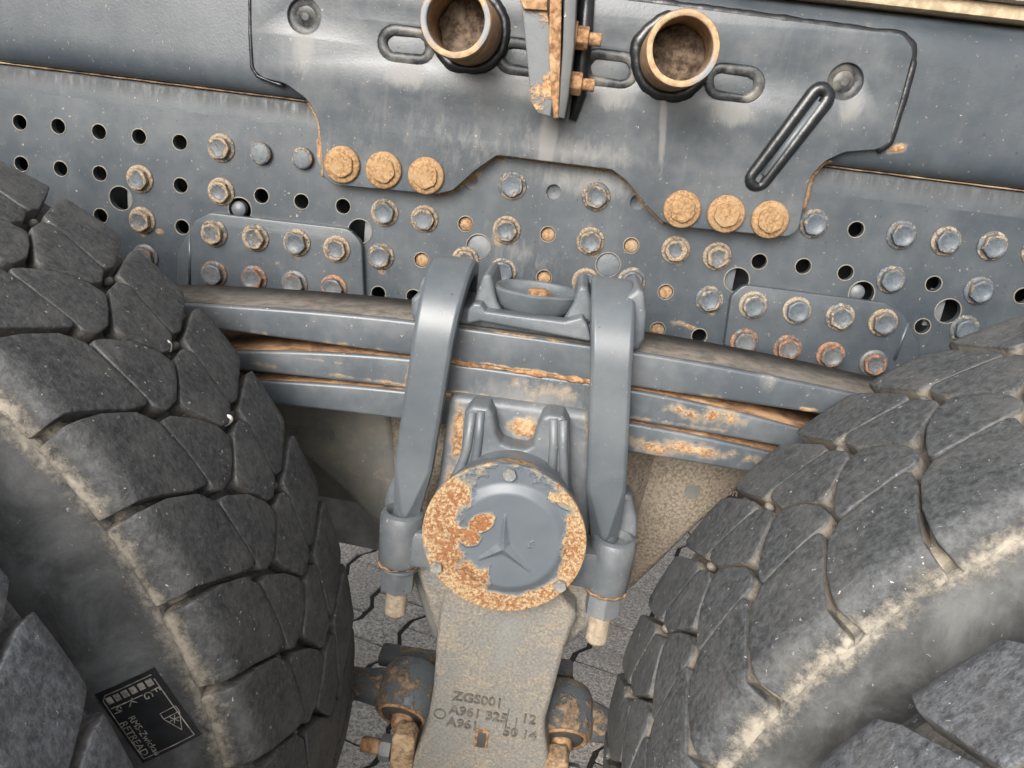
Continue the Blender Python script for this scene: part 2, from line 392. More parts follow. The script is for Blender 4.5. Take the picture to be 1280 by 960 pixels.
def arm_mat():
    k = NB('sandy_arm'); v, v2 = k.coords(); a = k.noise(v2, 300, 7, .8); b = k.noise(v2, 38, 5, .7); c = k.noise(v2, 110, 5, .7)
    st = k.stains(v, stainpx([(632, 800, .016, .05, -8, 1.2), (560, 900, .03, .05, 0, .9), (640, 880, .04, .03, 0, .5), (560, 930, .03, .03, 0, .8)], -.235))
    f = k.math('ADD', k.math('MULTIPLY', b, .7), k.math('MULTIPLY', c, .5)); f = k.math('SUBTRACT', f, k.math('MULTIPLY', st, .22)); f = k.math('ADD', f, k.math('MULTIPLY_ADD', a, .45, -.225))
    m = k.ramp(f, .42, .80)
    sand = k.mix(k.ramp(a, .38, .60), (.215, .185, .15), (.40, .35, .28)); sand = k.mix(k.ramp(b, .56, .78), sand, (.31, .255, .18))
    grey = k.mix(k.ramp(a, .35, .65), (.17, .172, .165), (.27, .262, .24))
    col = k.mix(m, grey, sand); h = k.math('ADD', k.math('MULTIPLY', m, .7), k.math('MULTIPLY', a, 1.1))
    return k.done(col, k.mixf(m, .6, .93), k.bump(h, .0013, .9), spec=.35)
m_sandy2 = arm_mat()
m_sandy3 = crust('sandy_arm', (.15, .148, .138), (.55, .455, .335), (.45, .375, .285), 290, .9, .0012, under=(.20, .205, .20), ufac=.44)
m_thread = crust('dusty_thread', (.24, .20, .15), (.40, .33, .24), (.33, .27, .20), 150, .9, .0006)
m_black = plain('perforated_shadow_plate', (.03, .03, .032), .6, 0)
m_rubberbush = plain('bushing_rubber', (.05, .045, .04), .7, .0006, 120)

def tyre_mat(name, groove, shoulder, base=(.052, .054, .057), side=(.10, .10, .098)):
    k = NB(name); v, v2 = k.coords()
    sx = k.new('ShaderNodeSeparateXYZ'); k.lk(v, sx.inputs[0])
    r = k.math('SQRT', k.math('ADD', k.math('MULTIPLY', sx.outputs[0], sx.outputs[0]), k.math('MULTIPLY', sx.outputs[2], sx.outputs[2])))
    ay = k.math('ABSOLUTE', sx.outputs[1])
    n1 = k.noise(v2, 22, 5, .65); n2 = k.noise(v2, 210, 5, .7); n3 = k.noise(v2, 9, 3, .5)
    n4 = k.noise(v2, 120, 6, .8); col = k.mix(k.ramp(k.math('ADD', k.math('MULTIPLY', n2, .5), k.math('MULTIPLY', n4, .5)), .36, .66), tuple(c*.45 for c in base), tuple(c*1.6 for c in base))
    col = k.mix(k.math('MULTIPLY', k.ramp(n1, .42, .75), .55), col, (.125, .122, .115))
    # sidewall
    sm = k.ramp(r, .478, .512, inv=True)
    sc = k.mix(k.ramp(k.noise(v2, 14, 6, .7, .6), .35, .7), tuple(c*.55 for c in side), tuple(c*1.5 for c in side))
    sc = k.mix(k.math('MULTIPLY', k.ramp(r, .40, .47, inv=True), .5), sc, (.085, .07, .055))
    col = k.mix(sm, col, sc)
    # groove dust: deep in the tread, off the running surface
    crown = k.math('MULTIPLY_ADD', k.math('MULTIPLY', sx.outputs[1], sx.outputs[1]), -.35, .539)
    dep = k.math('SUBTRACT', crown, r)
    gd = k.math('MULTIPLY', k.ramp(dep, .0012, .0045), k.ramp(ay, .135, .115))
    inner = k.math('LESS_THAN', ay, .118)
    gd = k.math('MULTIPLY', k.math('MULTIPLY', k.ramp(dep, .001, .004), inner), k.ramp(k.math('ADD', n1, k.math('MULTIPLY', n2, .3)), .38, .75))
    col = k.mix(k.math('MULTIPLY', gd, groove), col, (.24, .205, .16))
    # band of dried dust where tread meets sidewall
    band = k.math('SUBTRACT', 1.0, k.math('MULTIPLY', k.math('ABSOLUTE', k.math('SUBTRACT', r, .510)), 36.0), clamp=True)
    bm_ = k.ramp(k.math('ADD', band, k.math('MULTIPLY_ADD', k.math('ADD', k.math('MULTIPLY', k.noise(v2, 170, 7, .8, .2), .6), k.math('MULTIPLY', k.noise(v2, 30, 3, .6), .4)), 2.4, -1.40)), .36, .95)
    col = k.mix(k.math('MULTIPLY', bm_, shoulder), col, (.50, .445, .36))
    # bits of grit
    wv = k.new('ShaderNodeTexNoise'); k.lk(v2, wv.inputs['Vector']); wv.inputs['Scale'].default_value = 420; wv.inputs['Detail'].default_value = 3
    wd = k.new('ShaderNodeVectorMath', operation='MULTIPLY_ADD'); k.lk(wv.outputs['Color'], wd.inputs[0]); wd.inputs[1].default_value = (.007,)*3; k.lk(v2, wd.inputs[2])
    vo = k.vor(wd.outputs[0], 300); wn = k.new('ShaderNodeSeparateColor'); k.lk(vo.outputs['Color'], wn.inputs[0])
    g = k.math('LESS_THAN', vo.outputs['Distance'], k.math('MULTIPLY', k.math('POWER', wn.outputs[0], 14.0), .28))
    col = k.mix(k.math('MULTIPLY', g, .85), col, (.5, .47, .42))
    h = k.math('ADD', k.math('MULTIPLY', n2, .9), k.math('MULTIPLY', k.noise(v2, 60, 4, .7), 1.3))
    h = k.math('ADD', h, k.math('MULTIPLY', bm_, .8)); h = k.math('MULTIPLY', h, k.mixf(sm, 1.0, .35))
    return k.done(col, .62, k.bump(h, .0011, .85), spec=.5)
m_tyreL = tyre_mat('tyre_rubber', .25, .72, base=(.052, .0535, .055), side=(.21, .213, .21))
m_tyreR = tyre_mat('dusty_tyre_rubber', .70, .74, base=(.062, .0655, .069), side=(.19, .191, .185))
m_tyreO = tyre_mat('outer_tyre_rubber', .5, .3, base=(.115, .121, .131))
m_label = plain('label_black', (.04, .042, .044), .40, 0)
m_print = plain('label_print', (.55, .51, .44), .7, 0, 200, .45)

kk = NB('paving_concrete'); v, v2 = kk.coords()
a = kk.noise(v2, 150, 6, .8); b = kk.noise(v2, 12, 4, .6); vo = kk.vor(v2, 200)
c = kk.mix(kk.ramp(a, .36, .64), (.20, .178, .155), (.74, .68, .60)); c = kk.mix(kk.math('MULTIPLY', kk.ramp(b, .4, .7), .4), c, (.36, .32, .275))
h = kk.math('ADD', a, kk.math('MULTIPLY', vo.outputs['Distance'], .8))
m_pav = kk.done(c, .93, kk.bump(h, .0035, .9), spec=.3)
m_joint = plain('joint_sand', (.03, .026, .022), .95, .004, 200, .4)

# ------------------------------------------------------------------ ground
bm = bmesh.new(); bmesh.ops.create_grid(bm, x_segments=4, y_segments=4, size=40)
me = bpy.data.meshes.new('ground'); bm.to_mesh(me); bm.free()
for v_ in me.vertices: v_.co.z = GZ-.012
k2 = NB('ground_far'); v, v2 = k2.coords(False); a = k2.noise(v2, 40, 6, .7)
m_far = k2.done(k2.mix(k2.ramp(a, .35, .65), (.07, .062, .055), (.19, .172, .15)), .95)
tag(link('ground', me, m_far), kind='structure')
pav = empty('paving', (0, .6, GZ), None, None, kind='structure')
E1 = Vector((.959, -.284)); E2 = Vector((.284, .959)); PL, PW = .1765, .1245
def trapz(t):   # t in 0..1 along a stone, +1 at the ends, -1 mid
    t = t % 1; d = min(t, 1-t)
    return 1 if d < .15 else (-1 if d > .35 else 1-(d-.15)/.1)
def stone_mesh(seed):
    rr = random.Random(seed); g = .0056; n = 20; out = []
    hw, hl = PW/2-g, PL/2-.0016
    amp = .0105
    for i in range(n+1):
        t = i/n; out.append((hw+amp*trapz(t), -hl+2*hl*t))
    for i in range(n+1):
        t = 1-i/n; out.append((-hw-amp*trapz(t), -hl+2*hl*t))
    out = rnd(out, .0022, 1)
    bm = bmesh.new(); rings = []
    for dz, ins in ((-.05, 0), (-.004, 0), (-.0015, .0012), (0, .0048)):
        ring = []
        for (x, y) in out:
            L = sqrt(x*x+y*y); q = 1-ins/L
            j = .0007*rr.uniform(-1, 1) if dz > -.04 else 0
            ring.append(bm.verts.new((x*q+j, y*q+j, dz+j*.6)))
        rings.append(ring)
    N = len(out)
    for a_, b_ in zip(rings, rings[1:]):
        for i in range(N): bm.faces.new((a_[i], a_[(i+1) % N], b_[(i+1) % N], b_[i]))
    bm.faces.new(rings[-1]); bmesh.ops.recalc_face_normals(bm, faces=bm.faces)
    me = bpy.data.meshes.new('paving_stone'); bm.to_mesh(me); bm.free(); me.materials.append(m_pav)
    for p in me.polygons: p.use_smooth = True
    return me
STN = [stone_mesh(i) for i in range(5)]
ang2 = atan2(E1.y, E1.x)
# columns: zigzag lines at u = U0 + k*PW ; joints in the column right of line C (u=-.395) at v=.478+j*PL
for kc in range(-6, 11):
    uc = -.395+PW*(kc+.5)
    for j in range(-5, 11):
        vc = .478+PL*(j+.5)+(PL/2 if kc % 2 else 0)
        p = E1*uc+E2*vc
        if not (-.62 < p.x < .62 and -.35 < p.y < 1.75): continue
        if p.y < .05 and abs(p.x) > .35: continue
        o = bpy.data.objects.new('paving_stone', random.choice(STN)); COL.objects.link(o)
        o.parent = pav; o.location = (p.x, p.y-.6, random.uniform(-.0012, .0012))
        o.rotation_euler = (random.gauss(0, .004), random.gauss(0, .004), ang2+(pi if random.random() < .5 else 0)+random.gauss(0, .006))
tag(box('joint_sand', -.8, .8, -.6, 2.0, GZ-.011, GZ-.0045, m_joint, pav, 0), kind='stuff')

# ------------------------------------------------------------------ frame rail
rail = empty('frame_rail', (0, .05, 0), 'long grey perforated steel frame rail of the truck, behind everything else', 'frame rail')
HR = .0088
voids = [(25,153),(73,158),(124,165),(174,171),(225,178),(27,205),(76,211),(125,217),(226,232),(327,245),(377,252),(429,258),(126,270),(228,284),
         (1070,287),(949,327),(1004,333),(1057,341),(1167,355),(1278,370),(1153,408),(473,367),(517,371),(874,420)]
plugs = [(582,280),(685,293),(789,307),(527,325),(680,347),(832,365),(822,412)]
dimples = [(588,227),(692,240),(797,253)]
bigs = [(151,248,'l'),(300,262,'p'),(450,289,'l'),(598,308,'f'),(760,331,'f'),(921,350,'r'),(1077,367,'p'),(1185,389,'r')]
holes = [circ(at(x, y, 0), HR) for x, y in voids+plugs+dimples]+[circ(at(x, y, 0), .0142) for x, y, t in bigs]
ZT = .036
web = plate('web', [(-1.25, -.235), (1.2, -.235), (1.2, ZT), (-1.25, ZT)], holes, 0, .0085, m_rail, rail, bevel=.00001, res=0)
rim_me = lathe_mesh('hole_rim', [(HR-.0002, .0004), (HR-.0002, -.0003), (HR+.0004, -.0008), (HR+.0012, -.0002), (HR+.0012, .0003)], (0, 0, 0), (0, 1, 0), 28)
rimb_me = lathe_mesh('hole_rim', [(.014, .0004), (.014, -.0003), (.0146, -.0008), (.0155, -.0002), (.0155, .0003)], (0, 0, 0), (0, 1, 0), 32)
# open the caps of the ring meshes
for mm in (rim_me, rimb_me):
    b2 = bmesh.new(); b2.from_mesh(mm); bmesh.ops.delete(b2, geom=[f for f in b2.faces if len(f.verts) > 4], context='FACES'); b2.to_mesh(mm); b2.free()
m_edge = plain('worn_edge', (.17, .155, .13), .6, 0)
def put(me, name, x, y, z, mat, parent, rot=0):
    o = bpy.data.objects.new(name, me); COL.objects.link(o)
    if not me.materials:
        me.materials.append(mat)
        for p in me.polygons: p.use_smooth = True
    o.parent = parent; o.location = Vector((x, y, z))-world_loc(parent); o.rotation_euler.y = rot
    return o
for x, y in voids+plugs:
    a_ = at(x, y, 0); put(rim_me, 'hole_rim', a_[0], 0, a_[1], m_edge, rail)
for x, y, t in bigs:
    a_ = at(x, y, 0); put(rimb_me, 'hole_rim', a_[0], 0, a_[1], m_edge, rail)
m_plug = crust('hole_plug_rust', (.20, .11, .055), (.38, .25, .14), (.30, .225, .155), 200, .9, .001)
for i, (x, y) in enumerate(plugs):
    a_ = at(x, y, .004); lathe('hole_plug', [(.0001, -.002), (.004, -.0015), (.0078, .0005), (.0095, .004), (.0095, .006)], (a_[0], .0045, a_[1]), (0, 1, 0), m_plug, rail, 24)
for x, y in dimples:
    a_ = at(x, y, .004); lathe('hole_plug', [(.0001, .006), (.0095, .005), (.0095, .007)], (a_[0], .0015, a_[1]), (0, 1, 0), m_rail, rail, 24)
for x, y, t in bigs:
    a_ = at(x, y, 0)
    if t == 'f': lathe('hole_plug', [(.0001, .0010), (.008, .0011), (.0138, .0022), (.015, .004), (.015, .006)], (a_[0], .0012, a_[1]), (0, 1, 0), m_castd, rail, 30)
    elif t in 'lr':
        s_ = 1 if t == 'l' else -1
        x0, x1 = (a_[0]+.003, a_[0]+.02) if t == 'l' else (a_[0]-.02, a_[0]-.001)
        box('inner_strip', x0, x1, .0095, .016, a_[1]-.022, a_[1]+.022, m_castd, rail, .0008)
    else: lathe('hole_plug', [(.0001, -.003), (.006, -.002), (.009, .0005), (.0095, .008)], (a_[0]-.004, .004, a_[1]), (0, 1, 0), m_castd, rail, 24)
# backing box added behind the web to keep the inside of the frame dark
box('dark_backing_box', -1.25, 1.2, .07, .078, -.235, .30, m_void, rail, .002)
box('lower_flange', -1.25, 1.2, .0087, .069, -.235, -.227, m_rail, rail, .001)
# the seam where the lower web and the upper panel both curl inward
def prof_strip(name, prof, x0, x1, mat, n=60):
    rows = []
    for y, z in prof: rows.append([(x0+(x1-x0)*i/n, y, z) for i in range(n+1)])
    me = grid_mesh(name, rows); o = link(name, me, mat, rail); return o
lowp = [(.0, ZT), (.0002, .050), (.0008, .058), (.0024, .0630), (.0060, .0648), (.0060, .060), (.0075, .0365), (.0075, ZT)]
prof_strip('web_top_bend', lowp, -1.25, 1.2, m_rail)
upp = [(.0055, .0655), (.0010, .0662), (-.0035, .0680), (-.0080, .0715), (-.0112, .0765), (-.0132, .083), (-.0142, .091), (-.0146, .100), (-.0146, .110), (-.0146, .150), (-.0146, .178), (-.0140, .192), (-.0122, .203), (-.0085, .213), (-.002, .2215), (.008, .2270), (.02, .229), (.07, .2292),
       (.07, .224), (.02, .223), (.006, .217), (-.004, .205), (-.006, .19), (-.006, .1), (-.001, .074), (.0055, .0685)]
prof_strip('upper_panel', upp, -1.25, 1.2, m_upper)
m_seam = crust('seam_rust', (.07, .045, .03), (.26, .17, .10), (.36, .27, .18), 60, .9, .001)
tube('seam_rust', [(-1.25+2.45*i/120, -.0002, .0651+.0004*noise.noise(Vector((i*.9, 0, 0)))) for i in range(121)], .0009, m_seam, rail, n=6, wob=.8)
# ------------------------------------------------------------------ bolts
def flange_bolt_meshes():
    fl = lathe_mesh('flange', [(.0001, .0), (.0163, 0), (.0167, .0004), (.0166, .0012), (.0158, .0018), (.0128, .0030), (.0001, .0034)], (0, 0, 0), (0, -1, 0), 30)
    return fl
FL = flange_bolt_meshes()
def hexmesh(af, h, dimple, rot, base=.003):
    t = hexprof('bolt', af, h, (0, -base, 0), (0, -1, 0), None, None, .0016, rot, dimple); me = t.data; bpy.data.objects.remove(t); return me
HX = [hexmesh(.0232, .0068, d, r) for d, r in ((.0016, .1), (.0022, .5), (.0010, .8), (.0018, .35))]
ROUND = lathe_mesh('round_bolt', [(.0001, 0), (.0125, 0), (.0125, .006), (.0118, .0075), (.0095, .0082), (.0001, .0078)], (0, 0, 0), (0, -1, 0), 26)
OFL = lathe_mesh('flange', [(.0001, 0), (.0208, 0), (.0211, .0012), (.0206, .0034), (.0190, .0046), (.0001, .0050)], (0, 0, 0), (0, -1, 0), 36)
OHX = [hexmesh(.0262, .0046, .0003, r, .0040) for r in (.1, .45, .8)]
def dupe(me, mat):
    m2 = me.copy(); m2.materials.clear(); m2.materials.append(mat)
    for p in m2.polygons: p.use_smooth = True
    return m2
cache = {}
def cm(me, mat):
    kx = (me.name, mat.name)
    if kx not in cache: cache[kx] = dupe(me, mat)
    return cache[kx]
def bolt(px, py, Y, parent, mat, kind='hex', label=None):
    x, z = at(px, py, Y-.004)
    if kind == 'round':
        o = put(cm(ROUND, mat), 'bolt', x, Y-.0003, z, mat, parent, random.uniform(0, 6))
    elif kind == 'hex':
        r = random.uniform(0, 6)
        o = put(cm(random.choice(HX), mat), 'bolt', x, Y-.0003, z, mat, parent, r)
        f = bpy.data.objects.new('flange', cm(FL, mat)); COL.objects.link(f); f.parent = o
    else:
        r = random.uniform(0, 6)
        o = put(cm(random.choice(OHX), mat), 'bolt', x, Y-.0003, z, mat, parent, r)
        f = bpy.data.objects.new('flange', cm(OFL, mat)); COL.objects.link(f); f.parent = o
    if label: o['label'] = label
    return o
for x, y, m_ in [(275,185,m_bolt),(173,224,m_bolt),(275,240,m_bolt),(176,276,m_bolt),(480,266,m_bolt),(530,274,m_bolt),(475,321,m_bolt),(640,232,m_bolt_clean),(745,246,m_bolt),
     (633,288,m_bolt),(738,302,m_bolt),(628,340,m_bolt_clean),(732,353,m_bolt),(581,326,m_bolt),(790,352,m_bolt_clean),(845,313,m_bolt),(897,321,m_bolt),(887,375,m_bolt_clean),
     (1018,280,m_bolt_clean),(1128,294,m_bolt_clean),(1184,302,m_bolt_clean),(1242,308,m_bolt_clean),(1115,350,m_bolt_clean),(1225,364,m_bolt_clean),(1207,412,m_bolt_clean),(1298,315,m_bolt_clean),(180,322,m_bolt_rust)]:
    bolt(x, y, 0, rail, m_)
for x, y in [(326, 192), (378, 198)]: bolt(x, y, 0, rail, m_bolt, 'round', 'small round bolt end caked with tan rust')

# ------------------------------------------------------------------ centre reinforcing plate
PY = -.0225
rp = empty('reinforcing_plate', (0, PY, .1), 'large grey plate on the rail with six orange bolts and two open pipes', 'steel plate')
P0 = [(313,-60),(314,40),(317,88),(330,98),(356,104),(384,124),(398,150),(402,190),(404,222),(418,231),(545,243),(566,238),(593,214),(621,194),(765,212),(783,226),(806,255),(828,277),(842,283),(985,296),(998,288),(1006,250),(1013,222),(1030,202),(1056,190),(1098,187),(1112,178),(1143,62),(1128,42),(1085,38),(870,10),(740,-6),(640,-60)]
R0 = [0,.02,.02,.02,.03,.03,.03,.02,.02,.01,.006,.01,.02,.01,.008,.01,.02,.01,.01,.014,.014,.02,.02,.03,.03,.02,.02,.018,.012,.0,0,0,0]
HOLES = [slot(at(508,56,PY), .064, .037, ang=0), slot(at(655,72,PY), .064, .037), slot(at(762,86,PY), .064, .037), slot(at(918,104,PY), .064, .037),
         circ(at(380,20,PY), .0185), circ(at(1057,102,PY), .0185)]
plate('plate', rnd(PX(P0, PY), R0, 6), HOLES, PY, .0222, m_plate, rp, .0012)
m_weld = crust('plug_weld', (.014, .016, .018), (.065, .068, .07), (.17, .16, .14), 80, .36, .0012)
for i, c in enumerate([(508,56),(655,72),(762,86),(918,104)]):
    x, z = at(*c, PY); Y = PY+.0035
    plate('plug_floor', slot((x, z), .068, .041), [], Y, .004, m_plate, rp, .0005)
    pts = [(a_[0], Y-.0005, a_[1]) for a_ in slot((x, z), .054, .028, 14)]
    tube('weld_bead', pts, .0058, m_weld, rp, n=12, closed=True, wob=.35, flat=.55)
for c in [(380,20),(1057,102)]:
    x, z = at(*c, PY)
    lathe('plug_weld', [(.0001, .003), (.004, .0028), (.007, -.0002), (.011, -.001), (.015, .001), (.0195, .0005), (.0195, -.004)], (x, PY+.006, z), (0, -1, 0), m_weld, rp, 30, .05)
# slanting slot weld
a0, a1 = at(1028, 117, PY), at(944, 228, PY); cx, cz = (a0[0]+a1[0])/2, (a0[1]+a1[1])/2
an = atan2(a0[1]-a1[1], a0[0]-a1[0]); ln = sqrt((a0[0]-a1[0])**2+(a0[1]-a1[1])**2)
tube('slot_sealant', [(p[0], PY-.001, p[1]) for p in slot((cx, cz), ln+.008, .017, 8, an)], .0068, m_seal, rp, n=8, closed=True, wob=.45, flat=.7)
tube('slot_bar', [(cx-cos(an)*ln*.40+.002, PY-.003, cz-sin(an)*ln*.40-.001), (cx+cos(an)*ln*.42+.002, PY-.003, cz+sin(an)*ln*.42-.001)], .0042, m_ubolt, rp, n=4)
# sealant lines along its edge
def line(pts, Y, step=.004):
    P = [Vector((a_[0], Y, a_[1])) for a_ in PX(pts, Y)]; out = []
    for p, q in zip(P, P[1:]):
        n = max(1, int((q-p).length/step)); out += [p.lerp(q, i/n) for i in range(n)]
    return out+[P[-1]]
tube('edge_sealant', line([(742,-7),(870,11),(1085,40),(1110,42),(1128,46),(1140,58),(1142,80),(1128,130),(1112,178),(1096,188)], PY+.003), [(.0052 if i < 85 else .0040) for i in range(len(line([(742,-7),(870,11),(1085,40),(1110,42),(1128,46),(1140,58),(1142,80),(1128,130),(1112,178),(1096,188)], PY+.003)))], m_seal, rp, n=8, wob=.30, flat=.5)
tube('edge_sealant', line([(312,-30),(313,40),(315,84),(322,95),(336,101),(354,107)], PY+.005), .0022, m_seal, rp, n=8, wob=.4)
# rust sitting in the step of the notch edge
tube('edge_rust', line([(546,244),(567,238),(594,214),(622,194),(764,212),(783,226),(806,255),(830,279)], -.0012), .0024, m_orange, rp, n=6, wob=.6)
tube('edge_rust', line([(386,128),(399,152),(403,190),(404,220)], -.0012), .0024, m_orange, rp, n=6, wob=.8)
tube('edge_rust', line([(1003,262),(1012,224),(1029,204),(1052,192)], -.0045), .0030, m_orange, rp, n=6, wob=.8)
for x, y in [(427,206),(479,213),(532,220),(853,262),(908,268),(963,275)]:
    bolt(x, y, PY, rp, m_orange, 'orange')
# pipe stubs
for (bx, by), nm in (((587, 39), 'left'), ((841, 71), 'right')):
    x, z = at(bx, by, PY); L = .098; r0, r1 = .0352, .0285
    lathe('pipe_stub', [(r0, 0), (r0, L-.002), (r0-.001, L-.0003)], (x, PY+.001, z), (0, -1, 0), m_pipe, rp, 48)
    pb = bpy.data.objects[-1] if False else None
    me = lathe_mesh('pipe_rim', [(r0-.001, L-.0003), (r0-.0025, L+.0003), (r1+.001, L+.0002), (r1, L-.001), (r1, L-.0035)], (x, PY+.001, z), (0, -1, 0), 48, .012)
    me2 = lathe_mesh('pipe_bore', [(r1, L-.0035), (r1, L*.35), (r1-.001, L*.22), (r1*.6, L*.17), (r1*.2, L*.19), (.0001, L*.18)], (x, PY+.001, z), (0, -1, 0), 48, .015)
    for mm in (me, me2):
        b2 = bmesh.new(); b2.from_mesh(mm); bmesh.ops.delete(b2, geom=[f for f in b2.faces if len(f.verts) > 8], context='FACES'); b2.to_mesh(mm); b2.free()
    link('pipe_rim', me, m_rim, rp); link('pipe_bore', me2, m_pipe, rp)
    lathe('packed_mud', [(.0001, L*.47), (.010, L*.46), (.02, L*.42), (.0285, L*.36), (.0285, L*.1)], (x+.002, PY+.001, z-.001), (0, -1, 0), m_mud, rp, 30, .12)
    pts = [(x+cos(t_*2*pi/60)*(.0385+.002*noise.noise(Vector((cos(t_/60*6.28)*3, sin(t_/60*6.28)*3, x*9)))), PY-.0005, z+sin(t_*2*pi/60)*(.0385+.002*noise.noise(Vector((t_*.3, x, 1))))) for t_ in range(60)]
    tube('weld_sealant', pts, .0066, m_seal, rp, n=8, closed=True, wob=.35, flat=.6)
# open the front of the pipe walls (they were capped)
for o in [o for o in bpy.data.objects if o.name.startswith('pipe_stub')]:
    b2 = bmesh.new(); b2.from_mesh(o.data); bmesh.ops.delete(b2, geom=[f for f in b2.faces if len(f.verts) > 8], context='FACES'); b2.to_mesh(o.data); b2.free()

# ------------------------------------------------------------------ bolted bracket
br = empty('hanger_bracket', (-.03, -.05, .2), 'rusty bracket of two bolted upright plates standing out between the two open pipes', 'bracket')
m_brk = crust('bracket_scale', (.28, .15, .065), (.52, .33, .17), (.46, .31, .18), 90, .85, .0014, under=(.135, .145, .15), ufac=.60)
m_clamp = paint('worn_clamp_paint', base=(.03, .034, .037), rough=.5, dust=.15, specks=.8, rust=.05, streak=False)
BF = -.072
def upright(name, pxs, yf, yb, mat, bevel=.0015):
    """plate at right angles to the rail: pxs = outline of its front edge band in the photograph at y=yf, carried back to yb"""
    return plate(name, PX(pxs, yf), [], yf, yb-yf, mat, br, bevel)
upright('front_flange', [(650,-60),(652,5),(664,128),(672,141),(688,146),(692,120),(690,60),(684,5),(682,-60)], BF, BF+.006, m_brk)
upright('front_flange_cap', [(646,-60),(650,2),(655,11),(684,13),(686,-60)], BF-.006, BF, m_rusty)
upright('clamp_plate', [(688,-60),(686,60),(689,120),(692,148),(698,148),(699,120),(701,60),(703,-60)], BF-.004, PY-.0008, m_rusty)
upright('clamp_plate', [(707,-60),(703,60),(699,120),(697,147),(706,149),(711,120),(718,60),(724,-60)], BF-.002, PY-.0008, m_clamp)
tube('weld_sealant', [(*at(716,150,PY)[:1], PY-.002, at(716,150,PY)[1]), (at(724,120,PY)[0], PY-.003, at(724,120,PY)[1]), (at(730,40,PY)[0], PY-.003, at(730,40,PY)[1]), (at(736,-40,PY)[0], PY-.003, at(736,-40,PY)[1])], [.004, .008, .009, .009], m_seal, br, n=10, wob=.2)
for (px, py) in ((716, 46), (708, 103)):
    Yb = -.052; x, z = at(px, py, Yb)
    lathe('washer', [(.0001, 0), (.0155, 0), (.0155, .003), (.0001, .003)], (x+.001, Yb, z), (1, 0, 0), m_rusty, br, 24)
    hexprof('nut', .021, .0125, (x+.004, Yb, z), (1, 0, 0), m_rusty, br, .0015, .3)
    lathe('bolt_end', [(.0001, 0), (.0065, 0), (.0065, .026), (.0055, .027), (.0001, .027)], (x+.003, Yb, z), (1, 0, 0), m_rusty, br, 16, .03)

# ------------------------------------------------------------------ splice plates
def splice(outl, rad, fold, bolts, label, cmats):
    Y = -.0105
    c = at(*bolts[1], Y)
    t = empty('splice_plate', (c[0], Y, c[1]), label, 'splice plate', 'bolted splice plates on the rail')
    plate('plate', rnd(PX(outl, Y), rad, 6), [], Y, .0100, m_splice, t, .0016)
    f0, f1 = [Vector((*p,)) for p in PX(fold, Y)]
    tube('bend_line', [(f0.x, Y+.0012, f0.y), (f1.x, Y+.0012, f1.y)], .0024, m_splice, t, n=10)
    for i, (x, y) in enumerate(bolts): bolt(x, y, Y, t, cmats[i])
    return t
splice([(221,364),(222,316),(243,276),(262,266),(436,286),(452,303),(455,376)], [.004,.02,.01,.012,.02,.02,.004], [(237,293),(237,358)],
       [(266,292),(318,298),(370,304),(420,312),(266,343),(316,349),(367,355),(416,361)], 'splice plate with eight bolts above the left end of the leaf spring', [m_bolt]*4+[m_bolt_rust]*4)
splice([(905,432),(914,370),(930,356),(1108,379),(1132,396),(1150,432),(1150,475),(1080,480)], [.004,.012,.012,.012,.02,.02,.01,.004], [(1136,404),(1118,450)],
       [(942,382),(997,389),(1051,397),(1105,404),(931,428),(985,436),(1039,445),(1093,455)], 'splice plate with eight bolts above the right end of the leaf spring', [m_bolt_clean]*3+[m_bolt]+[m_bolt_rust]*4)

# ------------------------------------------------------------------ leaf spring
sp = empty('leaf_spring', (-.03, -.13, -.24), 'stack of three arched grey leaf spring blades with rusty gaps between them', 'leaf spring')
XC = -.03; YF, YB = -.176, -.080
def leaf(zt, zb, half, name='leaf'):
    """zt, zb: functions of |x-XC|; section with rounded edges"""
    rows = []; n = 80
    for i in range(n+1):
        x = XC-half+2*half*i/n; d = abs(x-XC); a_, b_ = zt(d), zb(d); r = .0035; ring = []
        w = 0
        for (y, z, s0) in ((YF+w, b_, 180), (YF+w, a_, 90), (YB-w, a_, 0), (YB-w, b_, 270)):
            pass
        for (cy, cz, t0) in ((YF+r, a_-r, 180), (YB-r, a_-r, 90), (YB-r, b_+r, 0), (YF+r, b_+r, -90)):
            for k_ in range(5):
                t_ = radians(t0-90*k_/4); ring.append((x, cy+r*cos(t_), cz+r*sin(t_)))
        rows.append(ring)
    o = link(name, grid_mesh(name, rows, closed_u=True, caps=True), m_spring, sp); return sharp(o, 40)
flat_c = .115
def drop(d, q): return q*max(0, d-.05)**2
leaf(lambda d: -.1305-drop(d, .16), lambda d: -.1675-drop(d, .02), .55)
leaf(lambda d: -.1695-drop(d, .31), lambda d: -.2035-drop(d, .11), .55)
leaf(lambda d: -.2055-drop(d, .25), lambda d: -.2385-drop(d, .10), .50)
def cover(zf, y0, y1, mat, name, half, off):
    rows = []
    for y in (y0, y1): rows.append([(XC-half+2*half*i/80, y, zf(abs(2*half*i/80-half))+off) for i in range(81)])
    rows2 = rows+[[(p[0], p[1], p[2]-.0004) for p in rows[1]], [(p[0], p[1], p[2]-.0004) for p in rows[0]]]
    return link(name, grid_mesh(name, rows2, closed_v=True), mat, sp)
cover(lambda d: -.1305-drop(d, .16), YF+.0045, YB-.003, m_leaftop, 'dust_layer', .545, .0006)
cover(lambda d: -.1695-drop(d, .31), YF+.0030, YB-.003, m_rustgap, 'rust_layer', .545, .0006)
cover(lambda d: -.2055-drop(d, .25), YF+.0030, YB-.003, m_rustgap, 'rust_layer', .495, .0006)
